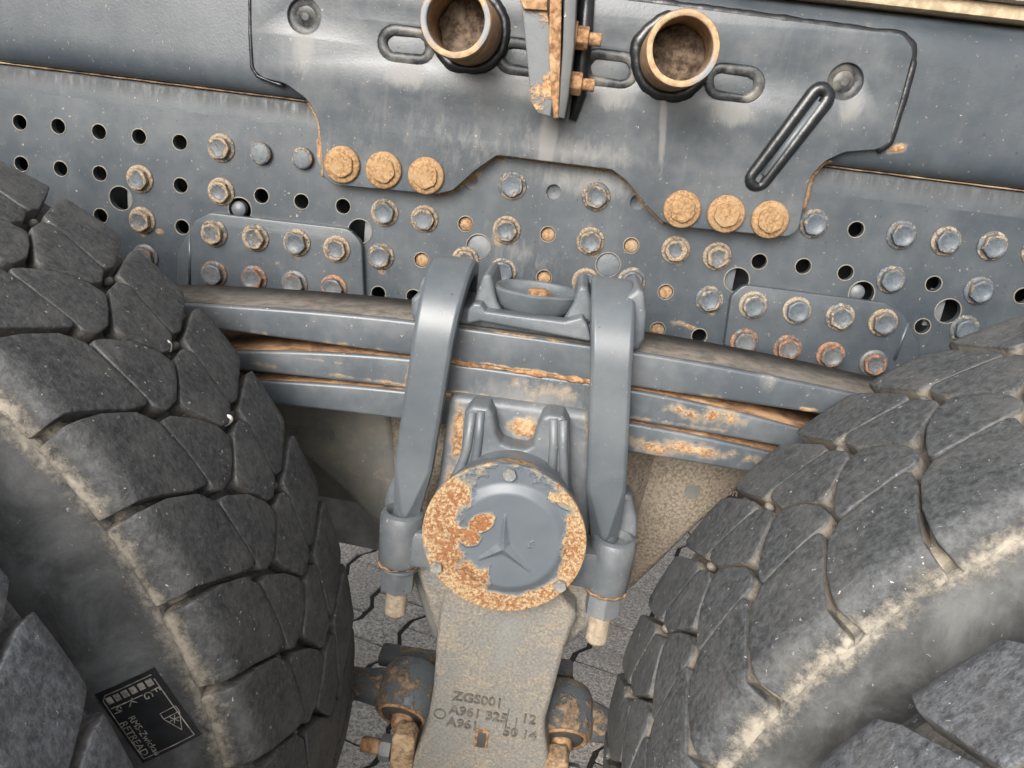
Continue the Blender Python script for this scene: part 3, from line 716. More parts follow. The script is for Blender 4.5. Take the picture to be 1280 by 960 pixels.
for zz in (-.1686, -.2047):
    box('packing_strip', XC-.09, XC+.10, YF+.003, YB-.004, zz-.0012, zz+.0012, m_rusty, sp, .0004)
    tube('packing_rust', [(XC-.09+.19*i/90, YF+.0022+.0012*noise.noise(Vector((i*.6, zz*99, 0))), zz+.0012*noise.noise(Vector((i*.35, zz*50, 5)))) for i in range(91)], .0026, m_rusty, sp, n=6, wob=1.1)

# ------------------------------------------------------------------ spring clamp on top
cl = empty('spring_clamp', (-.03, -.13, -.13), 'cast grey clamp with a bowl shaped hollow between the two U-bolts', 'clamp')
ZC = -.1285
def Cpoly(px, Y): return PX(px, Y)
plate('base_lip', rnd(Cpoly([(582,406),(584,388),(592,379),(601,380),(607,389),(650,395),(705,402),(722,398),(728,396),(735,408),(740,428),(720,424),(600,402)], -.186), .003, 3), [], -.186, .020, m_cast, cl, .0028, 3)
plate('base', [(XC-.10, ZC), (XC-.10, ZC+.018), (XC+.105, ZC+.018), (XC+.105, ZC)], [], -.172, .085, m_cast, cl, .004, 3)
for s_, pts in ((-1, [(586,396),(603,345),(609,340),(615,345),(618,362),(622,378),(632,396)]), (1, [(702,402),(716,378),(722,360),(728,355),(735,360),(740,378),(741,404)])):
    plate('post', rnd(PX(pts, -.165), .004, 4), [], -.168, .075, m_cast, cl, .0045, 3)
bx, bz = at(668, 385, -.15)
# bowl: flattened, facetted half round with a raised rim
def bowl(prof, mat, name, n=40):
    rows = []
    for r, zz in prof:
        row = []
        for i in range(n):
            t_ = 2*pi*i/n; rx = r*1.0; ry = r*.86; q = 1+.02*cos(8*t_)
            row.append((bx+rx*cos(t_)*q, -.143+ry*sin(t_)*q, bz+zz))
        rows.append(row)
    o = link(name, grid_mesh(name, rows, closed_u=True, caps=True), mat, cl); return sharp(o, 40)
bowl([(.018, -.010), (.030, -.008), (.041, .003), (.0455, .014), (.0465, .0175), (.0445, .0195), (.040, .0190), (.0365, .014), (.030, .011), (.012, .0105), (.0001, .0105)], m_cast, 'bowl')
lathe('centre_bolt', [(.0001, 0), (.012, 0), (.012, .006), (.009, .008), (.0001, .008)], (bx+.003, -.143, bz+.0105), (0, 0, 1), m_rusty, cl, 20, .06)
plate('ear', rnd(PX([(518,388),(518,370),(526,362),(529,350),(534,342),(541,343),(542,352),(533,396),(528,400),(522,398)], -.16), .004, 4), [], -.178, .085, m_cast, cl, .0045, 3)
plate('ear', rnd(PX([(780,430),(780,368),(797,356),(804,362),(807,392),(804,420),(797,432),(788,434)], -.16), .004, 4), [], -.178, .085, m_cast, cl, .0045, 3)

# ------------------------------------------------------------------ U-bolts
def ubolt(pa, pb, label, boss, nutp, thrp):
    """pa: strap centre low (photo px) at y=-.2, pb: strap centre high"""
    a_ = at(*pa, -.2); b_ = at(*pb, -.2); dx = (a_[0]-b_[0])/(a_[1]-b_[1])
    X = lambda z: b_[0]+dx*(z-b_[1])
    t = empty('u_bolt', (X(-.35), -.205, -.36), label, 'U-bolt', 'U-bolts round the leaf spring')
    W2 = .0198; T2 = .0095; zc, R = -.142, .0655
    def sec(c, tan, w, th, cut, tilt=0):
        tan = Vector(tan).normalized(); sx = Vector((1, 0, dx)).normalized() if False else Vector((1, 0, 0)); sx = (sx-tan*sx.dot(tan)).normalized(); n = tan.cross(sx)
        pts = []
        for (sx_, sy_) in ((-1, -1), (1, -1), (1, 1), (-1, 1)):
            pass
        P = [(-w+cut, -th), (w-cut, -th), (w, -th+cut*.75), (w, th-cut*.75), (w-cut, th), (-w+cut, th), (-w, th-cut*.75), (-w, -th+cut*.75)]
        out = []
        for i in range(8):   # small extra points so edges read as rounded
            p, q = P[i], P[(i+1) % 8]
            out += [Vector(c)+sx*p[0]+n*p[1], Vector(c)+sx*(p[0]*.5+q[0]*.5)+n*(p[1]*.5+q[1]*.5)]
        return out
    rows = []; zch = a_[1]-.0+.012
    ztip = zch-.058
    # front leg, upward
    path = []
    for s_ in [0, .25, .5, .75]:
        z = ztip+(zch-ztip)*s_; w = .0135+(W2-.0135)*s_; th = .0125+(T2-.0125)*s_; cut = (.0128+(.0035-.0128)*s_)
        path.append(((X(z), -.206+.0008*s_, z), (dx, 0, 1), w, th, min(cut, w-.0006)))
    nst = 10
    for i in range(nst+1):
        z = zch+(zc-zch)*i/nst; path.append(((X(z), -.2055+.004*0, z), (dx, 0, 1), W2, T2, .0035))
    for i in range(1, 17):
        th_ = pi*i/16; y = -.2055+R-R*cos(th_); z = zc+R*sin(th_)
        path.append(((X(z), y, z), (dx*cos(th_), sin(th_), cos(th_)), W2+.002*sin(th_), T2, .0035))
    for i in range(1, 8):
        z = zc-(.16)*i/7; path.append(((X(z), -.2055+2*R, z), (-dx, 0, -1), W2, T2, .0035))
    rows = [sec(*p) for p in path]
    o = link('strap', grid_mesh('strap', rows, closed_u=True, caps=True), m_ubolt, t)
    md = o.modifiers.new('b', 'BEVEL'); md.width = .0011; md.segments = 2; md.limit_method = 'ANGLE'; md.angle_limit = radians(24)
    for p in o.data.polygons: p.use_smooth = True
    sharp(o, 24)
    zb = ztip
    xb, zB = at(*boss, -.215)
    tube('shank', [(X(ztip+.018), -.2045, ztip+.018), (X(ztip), -.2055, ztip+.002), (X(ztip)*.5+xb*.5, -.208, ztip-.010), (xb, -.210, zB-.02)], [.0095, .0125, .0125, .0120], m_ubolt, t, n=20)
    xn, zn = at(*nutp, -.215)
    lathe('washer', [(.0001, 0), (.0215, 0), (.0220, .0015), (.0215, .0035), (.0001, .0035)], (xn, -.212, zn+.013), (0, 0, 1), m_castd, t, 28)
    hexprof('nut', .034, .026, (xn, -.212, zn-.013), (0, 0, 1), m_castd, t, .002, .2)
    xt, zt = at(*thrp, -.215); rows = [(.0001, -.034), (.0085, -.034), (.0108, -.031)]
    for i in range(20): rows += [(.0116, -.030+i*.0020), (.0109, -.029+i*.0020)]
    rows.append((.0001, .012))
    lathe('thread', rows, (xn, -.212, zt+.012), (0, 0, 1), m_thread, t, 22)
    return t
ubolt((517, 593), (541, 440), 'left U-bolt strap, leaning outward at the bottom, over the leaf spring', (501, 672), (497, 722), (492, 748))
ubolt((757, 620), (766, 400), 'right U-bolt strap, standing nearly upright, over the leaf spring', (763, 705), (754, 752), (751, 783))

# ------------------------------------------------------------------ spring saddle with hub cover
sa = empty('spring_saddle', (-.025, -.2, -.32), 'cast grey saddle under the spring with forked top and round hub', 'spring saddle')
plate('saddle_body', rnd(PX([(562,492),(740,516),(738,640),(728,760),(640,770),(560,740),(520,690),(548,600)], -.185), .01, 4), [], -.188, .10, m_castd, sa, .008, 3)
cross = [(581,514),(590,506),(611,509),(617,518),(621,543),(627,553),(640,558),(656,561),(665,556),(671,535),(677,521),(686,517),(704,520),(711,528),(712,560),(712,600),(716,640),(700,680),(560,680),(553,615),(568,590),(576,566)]
plate('fork', rnd(PX(cross, -.21), .004, 4), [], -.2125, .035, m_cast, sa, .0048, 3)
for pts in ([(601,514),(598,548),(594,580),(588,600)], [(590,516),(584,560),(574,590),(560,612)], [(692,524),(692,560),(690,590),(690,612)], [(704,526),(704,560),(705,600),(709,625)]):
    P = PX(pts, -.214); tube('rib', [(a_[0], -.2125, a_[1]) for a_ in P], [.0042, .0046, .005, .005], m_cast, sa, n=12)
plate('window_recess', rnd(PX([(600,566),(690,578),(690,600),(598,596)], -.212), .004, 3), [], -.2135, .01, m_castd, sa, .002)
HX0, HZ0 = at(629, 677, -.28)
lathe('hub', [(.0001, 0), (.066, 0), (.066, .05), (.075, .062), (.0775, .072), (.0775, .083)], (HX0, -.19, HZ0), (0, -1, 0), m_castd, sa, 56)
for (b, nm, s_) in (((501, 672), 'l', -1), ((763, 705), 'r', 1)):
    x, z = at(*b, -.215); H = .030
    lathe('bolt_eye', [(.0135, H-.006), (.0150, H-.001), (.0175, H+.001), (.0218, H-.001), (.0240, H-.006), (.0232, 0), (.0226, -H+.004), (.0215, -H+.001), (.0135, -H)], (x, -.212, z), (0, 0, 1), m_castd, sa, 36, .02)
    tube('rust_line', [(x+.0222*cos(t_*2*pi/40), -.212+.0222*sin(t_*2*pi/40), z-H+.0008*sin(t_*1.7)) for t_ in range(40)], .0013, m_rusty, sa, n=6, closed=True, wob=1.0)
    xa, xb_ = (x+.010, HX0-.03) if s_ < 0 else (HX0+.03, x-.010)
    box('eye_arm', min(xa, xb_), max(xa, xb_), -.231, -.185, z-.026, z+.018, m_castd, sa, .008)
    # rough lug standing behind the strap foot
    o = plate('lug', rnd([(x-s_*.004, z+.02), (x+s_*.026, z+.02), (x+s_*.022, z+.045), (x+s_*.012, z+.07), (x-s_*.002, z+.075)], .006, 4), [], -.196, .03, m_castd, sa, .006, 3)
# cover: pressed disc, raised centre with a three-pointed star
CY = -.277
m_cover = None
k = NB('hub_cover_paint_and_rust'); v, v2 = k.coords(False)
# mesh is built around its own origin, so radius is distance from the axis
sx = k.new('ShaderNodeSeparateXYZ'); k.lk(v, sx.inputs[0])
rr = k.math('SQRT', k.math('ADD', k.math('MULTIPLY', sx.outputs[0], sx.outputs[0]), k.math('MULTIPLY', sx.outputs[2], sx.outputs[2])))
n2 = k.noise(v, 55, 6, .7); n1 = k.noise(v, 16, 4, .6); nf = k.noise(v, 190, 5, .7); n3 = k.noise(v, 420, 3)
fld = k.ramp(rr, .054, .068)
mpx = 1280
def cpt(px, py): a_ = at(px, py, CY); return a_[0]-HX0, a_[1]-HZ0
its = []
for (px, py, rx, rz, ang_, st) in [(568,625,.024,.020,30,1.6),(560,690,.020,.034,0,1.8),(548,655,.018,.03,0,1.4),(602,652,.018,.012,40,3.0),(588,668,.014,.014,0,2.6),(572,664,.020,.011,-10,2.2),(590,718,.028,.020,-20,1.7),(560,640,.02,.03,0,1.2),(715,690,.014,.04,0,1.2),(680,742,.035,.012,25,1.0),(625,752,.05,.014,0,1.3)]:
    q = cpt(px, py); its.append((q[0], q[1], rx, rz, ang_, st*.62))
f1 = k.stains(v, its)
keep = [(*cpt(640,600), .055, .020, 0, 1.2), (*cpt(695,640), .020, .018, 0, .6)]
f0 = k.stains(v, keep)
F = k.math('ADD', k.math('ADD', k.math('MULTIPLY', fld, .52), f1), k.math('MULTIPLY_ADD', n2, 1.5, -.75)); F = k.math('SUBTRACT', F, k.math('MULTIPLY', f0, .55)); F = k.math('ADD', F, k.math('MULTIPLY_ADD', n1, .6, -.3))
rm = k.ramp(F, .40, .47); deep = k.ramp(k.math('ADD', k.math('MULTIPLY', f1, .45), k.math('MULTIPLY_ADD', nf, 3.4, -1.75)), .0, .36)
base = k.mix(k.ramp(n1, .3, .7), (.088, .104, .120), (.106, .122, .138))
rc = k.mix(k.ramp(k.noise(v, 330, 4, .7), .38, .60), (.25, .155, .075), (.43, .325, .19)); rc = k.mix(deep, rc, (.24, .105, .042)); rc = k.mix(k.math('MULTIPLY', k.ramp(k.noise(v, 380, 5, .85), .50, .60), k.math('MULTIPLY_ADD', f1, .8, .45, clamp=True)), rc, (.13, .05, .025))
halo = k.ramp(F, .26, .42); col = k.mix(k.math('MULTIPLY', halo, .3), base, (.5, .38, .2)); col = k.mix(rm, col, rc)
hh = k.math('ADD', k.math('MULTIPLY', rm, k.math('MULTIPLY_ADD', nf, 1.2, .5)), k.math('MULTIPLY', n3, .1))
wr = k.math('MULTIPLY', k.math('MULTIPLY', k.ramp(F, .15, .36), k.math('SUBTRACT', 1.0, rm)), k.noise(v, 90, 3, .6, 2)); hh = k.math('ADD', hh, k.math('MULTIPLY', wr, 1.6))
m_cover = k.done(col, k.mixf(rm, .42, .88), k.bump(hh, .0011, .9))
def cover_mesh():
    R = .0785; nr, na = 70, 160; rows = []
    starc = cpt(630, 681); sc_ = (starc[0], starc[1])
    tips = [cpt(632, 640), cpt(597, 697), cpt(666, 713)]
    dc = cpt(642, 672)
    def h(x, z):
        d = sqrt((x-dc[0]*.45)**2+(z-dc[1]*.45)**2); t_ = max(0, min(1, (.060-d)/.012)); dome = .0045*(t_*t_*(3-2*t_))
        best = 0
        for tp in tips:
            ax, az = tp[0]-sc_[0], tp[1]-sc_[1]; L = sqrt(ax*ax+az*az); ux, uz = ax/L, az/L
            px_, pz_ = x-sc_[0], z-sc_[1]; a_ = px_*ux+pz_*uz; b_ = abs(px_*uz-pz_*ux)
            if a_ < -.002 or a_ > L: continue
            wd = .0070*(1-max(0, a_)/L)+.0003
            if b_ < wd: best = max(best, .0046*(1-b_/wd)*(1-.55*max(0, a_)/L))
        return dome+best
    for i in range(nr+1):
        r = R*(i/nr)**.9; rows.append([(r*cos(2*pi*j/na), -h(r*cos(2*pi*j/na), r*sin(2*pi*j/na))+.0002*noise.noise(Vector((r*cos(2*pi*j/na)*70, r*sin(2*pi*j/na)*70, 0))), r*sin(2*pi*j/na)) for j in range(na)])
    rows.append([(p[0]*1.006, .001, p[2]*1.006) for p in rows[-1]]); rows.append([(p[0], .005, p[2]) for p in rows[-1]])
    return grid_mesh('hub_cover', rows, closed_u=True)
co = bpy.data.objects.new('hub_cover', cover_mesh()); COL.objects.link(co); co.data.materials.append(m_cover)
for p in co.data.polygons: p.use_smooth = True
co.parent = sa; co.location = Vector((HX0, CY, HZ0))-Vector(sa.location)
co['label'] = 'round hub cover, blistered with orange rust round its rim, with a raised three-pointed star'
m_cb = crust('cover_bolt', (.13, .145, .155), (.30, .26, .20), (.15, .165, .18), 260, .7, .0006)
for i, (px, py) in enumerate([(637, 594), (545, 710), (700, 733)]):
    x, z = at(px, py, CY-.003)
    o = hexprof('cover_bolt', .0115, .0042, (x, CY-.0006, z), (0, -1, 0), m_cb, None, .0008, .25, .0008)
    o.parent = sa; o.matrix_parent_inverse = Matrix.Translation(sa.location).inverted()

# ------------------------------------------------------------------ trunnion arm with cast numbers
ta = empty('axle_support', (-.03, -.2, -.55), 'sand coated casting hanging below the hub cover, with raised part numbers', 'casting')
AY = -.235
arm = [(560,720),(700,745),(722,770),(706,812),(696,850),(688,880),(681,905),(682,925),(688,965),(690,1040),(505,1040),(506,975),(518,945),(531,915),(536,890),(541,860),(545,800),(548,770)]
plate('arm', rnd(PX(arm, AY), .012, 5), [], AY, .075, m_sandy2, ta, .007, 4)
plate('arm_flange', rnd(PX([(515,700),(530,745),(549,806),(610,815),(700,818),(738,782),(782,750),(778,738),(740,700),(560,690)], -.205), .008, 4), [], -.205, .06, m_sandy2, ta, .007, 3)
plate('arm_flare', rnd(PX([(505,690),(520,725),(541,790),(553,800),(570,700)], -.17), .006, 3), [], -.18, .05, m_dark, ta, .005, 3)
m_num = crust('cast_number', (.068, .065, .06), (.17, .155, .13), (.13, .12, .10), 240, .85, .0002)
def cast_text(body, px, py, size, Y, parent, mat, dep=.0013, name='cast_number', sp_=1.0, rot=0):
    me = text_mesh(body, size, dep, .0003, sp_); x, z = at(px, py, Y)
    R = Matrix.Rotation(rot, 4, 'Z')
    for v_ in me.vertices:
        c_ = R @ v_.co; v_.co = (x+c_.x, Y-c_.z-.0002, z+c_.y)
    return link(name, me, mat, parent, smooth=False)
for body, px, py, s_ in (('ZGS001', 566, 874, .0165), ('A961 325', 561, 891, .0165), ('12', 651, 902, .0165), ('A961', 558, 906, .0165), ('50 14', 628, 918, .0165)):
    cast_text(body, px, py, s_, AY, ta, m_num, sp_=1.0)
x, z = at(550, 892, AY); tube('cast_ring', [(x+.0062*cos(t_*2*pi/24), AY-.0006, z+.0062*sin(t_*2*pi/24)) for t_ in range(24)], .0009, m_num, ta, n=6, closed=True)
x, z = at(602, 923, AY)
plate('cast_plug', [(x-.0075, z-.0125), (x+.0075, z-.0125), (x+.0075, z+.0125), (x-.0075, z+.0125)], [], AY-.0016, .004, m_rusty, ta, .0012)
plate('plug_face', [(x-.0048, z-.0105), (x+.0048, z-.0105), (x+.0048, z+.0095), (x-.0048, z+.0095)], [], AY-.0024, .002, m_clamp, ta, .0005)
# raised weld frame round the worn number
x, z = at(640, 895, AY); 
tube('cast_ridge', [(at(632,908,AY)[0], AY-.0003, at(632,908,AY)[1]), (at(636,886,AY)[0], AY-.0003, at(636,886,AY)[1])], .0008, m_num, ta, n=6)
tube('cast_ridge', [(at(643,917,AY)[0], AY-.0003, at(643,917,AY)[1]), (at(646,897,AY)[0], AY-.0003, at(646,897,AY)[1])], .0008, m_num, ta, n=6)

# ------------------------------------------------------------------ torque rods
m_rod = crust('rod_paint', (.10, .07, .048), (.27, .19, .12), (.22, .165, .115), 130, .8, .0014, under=(.085, .095, .102), ufac=.60)
def rod(s_, eye, pin, label, rodpts):
    Y = -.165; ex, ez = at(*eye, Y)
    t = empty('torque_rod', (ex, Y, ez), label, 'torque rod', 'torque rods below the hub')
    ax = Vector((.10*s_, -.88, -.42)).normalized(); c = Vector((ex, Y, ez))
    def lt(nm, pr, m_, n=40, w=0): return lathe(nm, pr, c, ax, m_, t, n, w)
    lt('rod_eye', [(.0001, -.034), (.026, -.034), (.034, -.028), (.0385, -.015), (.0395, 0), (.0385, .014), (.035, .025), (.0325, .029), (.0300, .030), (.0290, .027), (.0001, .026)], m_rod, 44, .025)
    lt('retaining_ring', [(.0245, .026), (.0292, .0262), (.0298, .0295), (.0285, .0315), (.0262, .0315), (.0245, .029)], m_rusty, 44)
    lt('bushing', [(.0001, .024), (.026, .0255), (.024, .031), (.016, .033), (.0001, .033)], m_rubberbush, 40)
    p2 = Vector((at(*pin, -.225)[0], -.225, at(*pin, -.225)[1]))
    st = c+ax*.028; rows = []
    tube('pin_neck', [st, st.lerp(p2, .30), st.lerp(p2, .55)], [.0145, .0135, .0125], m_mud if False else m_rusty, t, n=20, wob=.05)
    # flattened pin head hanging in front
    o = plate('pin_head', rnd([(p2.x-.013, p2.z-.045), (p2.x+.013, p2.z-.045), (p2.x+.0135, p2.z+.010), (p2.x+.009, p2.z+.017), (p2.x-.009, p2.z+.017), (p2.x-.0135, p2.z+.010)], .004, 4), [], p2.y-.012, .026, m_rusty2, t, .003, 3)
    ns = -1 if s_ < 0 else 1
    hexprof('nut', .026, .013, (p2.x+ns*.0145, p2.y, p2.z-.014), (ns, 0, 0), m_castd, t, .0015, .2)
    lathe('bolt_end', [(.0001, 0), (.0088, 0), (.0088, .034), (.0075, .036), (.0001, .036)], (p2.x+ns*.014, p2.y, p2.z-.014), (ns, 0, 0), m_rusty, t, 20, .02)
    tube('rod', rodpts(c), [.025, .0225, .0195, .0190, .0190, .0190], m_rod, t, n=24, wob=.02)
    return t
m_rusty2 = crust('caked_rust', (.13, .085, .055), (.40, .27, .16), (.50, .37, .23), 170, .92, .002)
rL = rod(-1, (512, 866), (506, 926), 'left torque rod end with rusty pin, running out behind the left tyre', lambda c: [c+Vector((-.01, .0, 0)), c+Vector((-.040, .003, -.001)), c+Vector((-.060, .006, -.004)), c+Vector((-.12, .008, -.006)), c+Vector((-.3, .008, -.01)), c+Vector((-.5, .008, -.015))])
rR = rod(1, (702, 893), (695, 955), 'right torque rod end with rusty pin, running out behind the right tyre', lambda c: [c+Vector((.01, .0, 0)), c+Vector((.040, .003, -.006)), c+Vector((.060, .006, -.012)), c+Vector((.12, .008, -.015)), c+Vector((.3, .008, -.02)), c+Vector((.5, .008, -.03))])
# rear mounting lugs of the arm, seen over the eyes
box('rear_lug', at(472,822,-.13)[0], at(544,822,-.13)[0], -.13, -.10, at(500,838,-.13)[1], at(500,824,-.13)[1], m_rod, ta, .004)
box('rear_lug', at(690,835,-.13)[0], at(718,835,-.13)[0], -.13, -.10, at(700,862,-.13)[1], at(700,840,-.13)[1], m_rod, ta, .005)

# ------------------------------------------------------------------ support bracket behind the spring
sb = empty('trunnion_bracket', (-.03, 0, -.3), 'dark and sandy cast bracket behind the spring, narrowing down to the hub', 'cast bracket')
BYf = -.055
plate('left_flare', rnd(PX([(240,470),(485,515),(500,600),(486,668),(475,668),(457,645),(423,609),(382,572),(340,548),(240,520)], BYf), .012, 4), [], BYf, .10, m_dark, sb, .010, 4)
plate('right_flare', rnd(PX([(770,540),(990,575),(985,592),(926,612),(868,662),(828,702),(790,738),(760,745),(750,600)], BYf), .012, 4), [], BYf, .10, m_sandy, sb, .010, 4)
# round barrel of the casting in the middle, its front bulging toward the hub
def barrel(x0t, x0b, x1t, x1b, zt, zb, yf, mat, name):
    rows = []
    for i in range(17):
        t_ = i/16; row = []
        for j in range(13):
            q = j/12; z = zt+(zb-zt)*q; x = (x0t+(x0b-x0t)*q)*(1-t_)+(x1t+(x1b-x1t)*q)*t_
            row.append((x, yf+.09*(1-sin(pi*t_)**.7)+.003*noise.noise(Vector((x*30, z*30, 1))), z))
        rows.append(row)
    return link(name, grid_mesh(name, rows), mat, sb)
barrel(at(462,520,-.1)[0], at(478,640,-.1)[0], at(850,560,-.1)[0], at(800,700,-.1)[0], -.225, -.50, -.125, m_sandy, 'barrel')
x, z = at(865, 615, BYf); lathe('cast_boss', [(.0001, 0), (.0095, 0), (.0095, .0012), (.0001, .0012)], (x, BYf, z), (0, -1, 0), m_dark, sb, 24)
cast_text('807 800', 362, 543, .0175, BYf, sb, m_dark, .0018, rot=.0)
cast_text('1 on', 895, 616, .014, BYf, sb, m_sandy, .0012)

cz0 = at(400, 618, .12)[1]
plate('rear_web', [(-.60, cz0), (-.12, cz0-.01), (-.12, -.24), (-.60, -.24)], [], .12, .05, m_dark, sb, .006, 2)
# far beam and slab on the paving, seen past the left tyre
fb = empty('axle_beam', (-.3, .25, -.8), 'dark grey axle beam in the gap between the left tyre and the hub', 'axle')
m_beam = plain('beam_grey', (.32, .325, .32), .7, .001, 20, .25)
x0, z0 = at(398, 668, .25); x1, z1 = at(480, 612, .25)
plate('beam', rnd([(x0-.25, z0-.003), (x0-.25, z1+.03), (x1+.03, z1+.03), (x1+.03, z0-.024)], .02, 4), [], .25, .12, m_beam, fb, .02, 4)

# ------------------------------------------------------------------ body floor edge, top right
bf = empty('body_floor_edge', (.5, .02, .26), 'tan dusty edge of the truck body floor in the top right corner', 'body floor')
m_tan = crust('dusty_tan_edge', (.36, .28, .18), (.55, .45, .31), (.48, .39, .27), 90, .9, .0012)
m_pale = crust('pale_aggregate', (.34, .30, .25), (.60, .55, .48), (.66, .60, .52), 60, .9, .004)
box('edge_strip', -1.25, 1.2, -.0165, .06, .2290, .2440, m_tan, bf, .004)
box('floor_panel', -1.25, 1.2, -.03, .06, .2443, .30, m_pale, bf, .003)

# ------------------------------------------------------------------ tyres
NP = 44
def prof(s, dep):
    """across the tread: s arc position, dep depth under the running surface -> (dy, r)"""
    a_ = abs(s); sg = 1 if s >= 0 else -1
    if a_ <= .111: dy, r, n = a_, .539-.35*a_*a_, (.7*a_, 1)
    else:
        q = (a_-.111)/.017; q = min(q, 1.40); r0 = .539-.35*.111*.111
        dy = .111+.017*sin(q); r = r0-.017*(1-cos(q)); n = (sin(q), cos(q))
        if (a_-.111)/.017 > 1.40: r -= (a_-.111-.017*1.40); dy += (a_-.111-.017*1.40)*.22
    L = sqrt(n[0]**2+n[1]**2)
    return sg*(dy-dep*n[0]/L), r-dep*n[1]/L
ROWS = {
 1: [(43.6,-.152),(43.7,-.125),(43.1,-.095),(41.8,-.067),(40.3,-.0545),(37.2,-.0505),(34.2,-.0475),(33.9,-.051),(34.3,-.068),(35.5,-.095),(36.5,-.118),(36.6,-.152)],
 2: [(40.2,-.0500),(40.1,-.037),(38.7,-.0130),(36.9,.0055),(35.5,.0110),(34.0,-.0040),(32.8,-.0200),(32.5,-.037),(33.1,-.0448),(37.2,-.0478)],
 3: [(36.2,.039),(35.7,.0210),(33.9,.0030),(32.2,-.0165),(30.5,-.0030),(28.6,.0130),(28.5,.0220),(29.6,.0400),(31.1,.0415),(33.9,.0450),(35.6,.0478)],
 4: [(36.9,.0510),(38.1,.080),(39.1,.105),(39.1,.126),(38.7,.152),(33.9,.152),(33.6,.126),(33.1,.115),(32.2,.103),(29.7,.057),(29.8,.0455),(31.1,.0445),(33.9,.0480),(35.9,.0505)]}
def block_mesh(row, seed, rc=.0058):
    rg = random.Random(seed*7+row); DEG = pi/180*.537
    poly = [(t_*DEG, s_) for t_, s_ in ROWS[row]]
    poly = [(a_+rg.uniform(-.0009, .0009), b_+rg.uniform(-.0006, .0006)) for a_, b_ in poly]
    out = rnd(poly, rc, 4)
    # densify
    dn = []
    for i, p in enumerate(out):
        q = out[(i+1) % len(out)]; L = sqrt((p[0]-q[0])**2+(p[1]-q[1])**2); n = max(1, int(L/.012))
        dn += [(p[0]+(q[0]-p[0])*k_/n, p[1]+(q[1]-p[1])*k_/n) for k_ in range(n)]
    out = dn; N = len(out)
    cx = sum(p[0] for p in out)/N; cy = sum(p[1] for p in out)/N
    so = noise.random() if False else rg.uniform(0, 50)
    bm = bmesh.new(); rings = []
    def P(a_, s_, dep):
        w = .0005*noise.noise(Vector((a_*45, s_*45, so)))
        dy, r = prof(s_, dep+w+lift+tilt*(a_-cx)); th = a_/.537
        return (r*cos(th), dy, r*sin(th))
    base_d = .0155; lift = rg.uniform(-.0007, .0007); tilt = rg.uniform(-.02, .02)
    def nrm(pts, i):
        p_, q_ = pts[i-1], pts[(i+1) % len(pts)]; tx, ty = q_[0]-p_[0], q_[1]-p_[1]; L = sqrt(tx*tx+ty*ty) or 1
        return ty/L*ORI, -tx/L*ORI
    area = sum(out[i-1][0]*out[i][1]-out[i][0]*out[i-1][1] for i in range(N)); ORI = 1 if area > 0 else -1   # outward
    IN = .0002
    top = [(p[0]-nrm(out, i)[0]*IN, p[1]-nrm(out, i)[1]*IN) for i, p in enumerate(out)]
    vs = [bm.verts.new((p[0], p[1], 0)) for p in top]; bm.faces.new(vs)
    a0_, a1_ = min(p[0] for p in top), max(p[0] for p in top); s0_, s1_ = min(p[1] for p in top), max(p[1] for p in top)
    t_ = a0_+.009
    while t_ < a1_: bmesh.ops.bisect_plane(bm, geom=bm.verts[:]+bm.edges[:]+bm.faces[:], plane_co=(t_, 0, 0), plane_no=(1, 0, 0)); t_ += .010
    t_ = s0_+.004
    while t_ < s1_: bmesh.ops.bisect_plane(bm, geom=bm.verts[:]+bm.edges[:]+bm.faces[:], plane_co=(0, t_, 0), plane_no=(0, 1, 0)); t_ += .007
    be = [e for e in bm.edges if len(e.link_faces) == 1]; nxt = {}
    for e in be:
        for v_ in e.verts: nxt.setdefault(v_, []).append(e.other_vert(v_))
    loop = [be[0].verts[0]]; prev_ = None
    while True:
        c_ = [v_ for v_ in nxt[loop[-1]] if v_ is not prev_]; prev_ = loop[-1]
        if c_[0] is loop[0] or len(loop) > 900: break
        loop.append(c_[0])
    lp = [(v_.co.x, v_.co.y) for v_ in loop]; ar = sum(lp[i-1][0]*lp[i][1]-lp[i][0]*lp[i-1][1] for i in range(len(lp)))
    if (ar > 0) != (area > 0): loop.reverse(); lp.reverse()
    for v_ in bm.verts: v_.co = P(v_.co.x, v_.co.y, 0)
    last = loop
    for ins, dep in ((.00065, .0003), (.0011, .0011), (.0013, .0030), (.0014, .0075), (.0018, base_d)):
        ring = []
        for i, p in enumerate(lp):
            n_ = nrm(lp, i); ring.append(bm.verts.new(P(p[0]+n_[0]*ins, p[1]+n_[1]*ins, dep)))
        for i in range(len(lp)):
            try: bm.faces.new((last[i], last[(i+1) % len(lp)], ring[(i+1) % len(lp)], ring[i]))
            except ValueError: pass
        last = ring
    bmesh.ops.recalc_face_normals(bm, faces=bm.faces)
    me = bpy.data.meshes.new('tread_block'); bm.to_mesh(me); bm.free()
    for p in me.polygons: p.use_smooth = True
    return me
BLK = {r: [block_mesh(r, s_) for s_ in range(3)] for r in (1, 2, 3, 4)}
BLKW = {r: [block_mesh(r, s_+5, .013) for s_ in range(3)] for r in (1, 2, 3, 4)}
def nub_mesh(t0, s0, la, ls):
    bm = bmesh.new(); bmesh.ops.create_icosphere(bm, subdivisions=2, radius=1)
    for v_ in bm.verts:
        a_ = t0*pi/180+v_.co.x*la/.53; dy, r = prof(s0+v_.co.y*ls, .0085-v_.co.z*.005)
        v_.co = (r*cos(a_), dy, r*sin(a_))
    bmesh.ops.recalc_face_normals(bm, faces=bm.faces)
    me = bpy.data.meshes.new('groove_nub'); bm.to_mesh(me); bm.free()
    for p in me.polygons: p.use_smooth = True
    return me
NUB = [nub_mesh(41.1, -.0575, .0042, .0052), nub_mesh(37.0, .0435, .0040, .0052)]
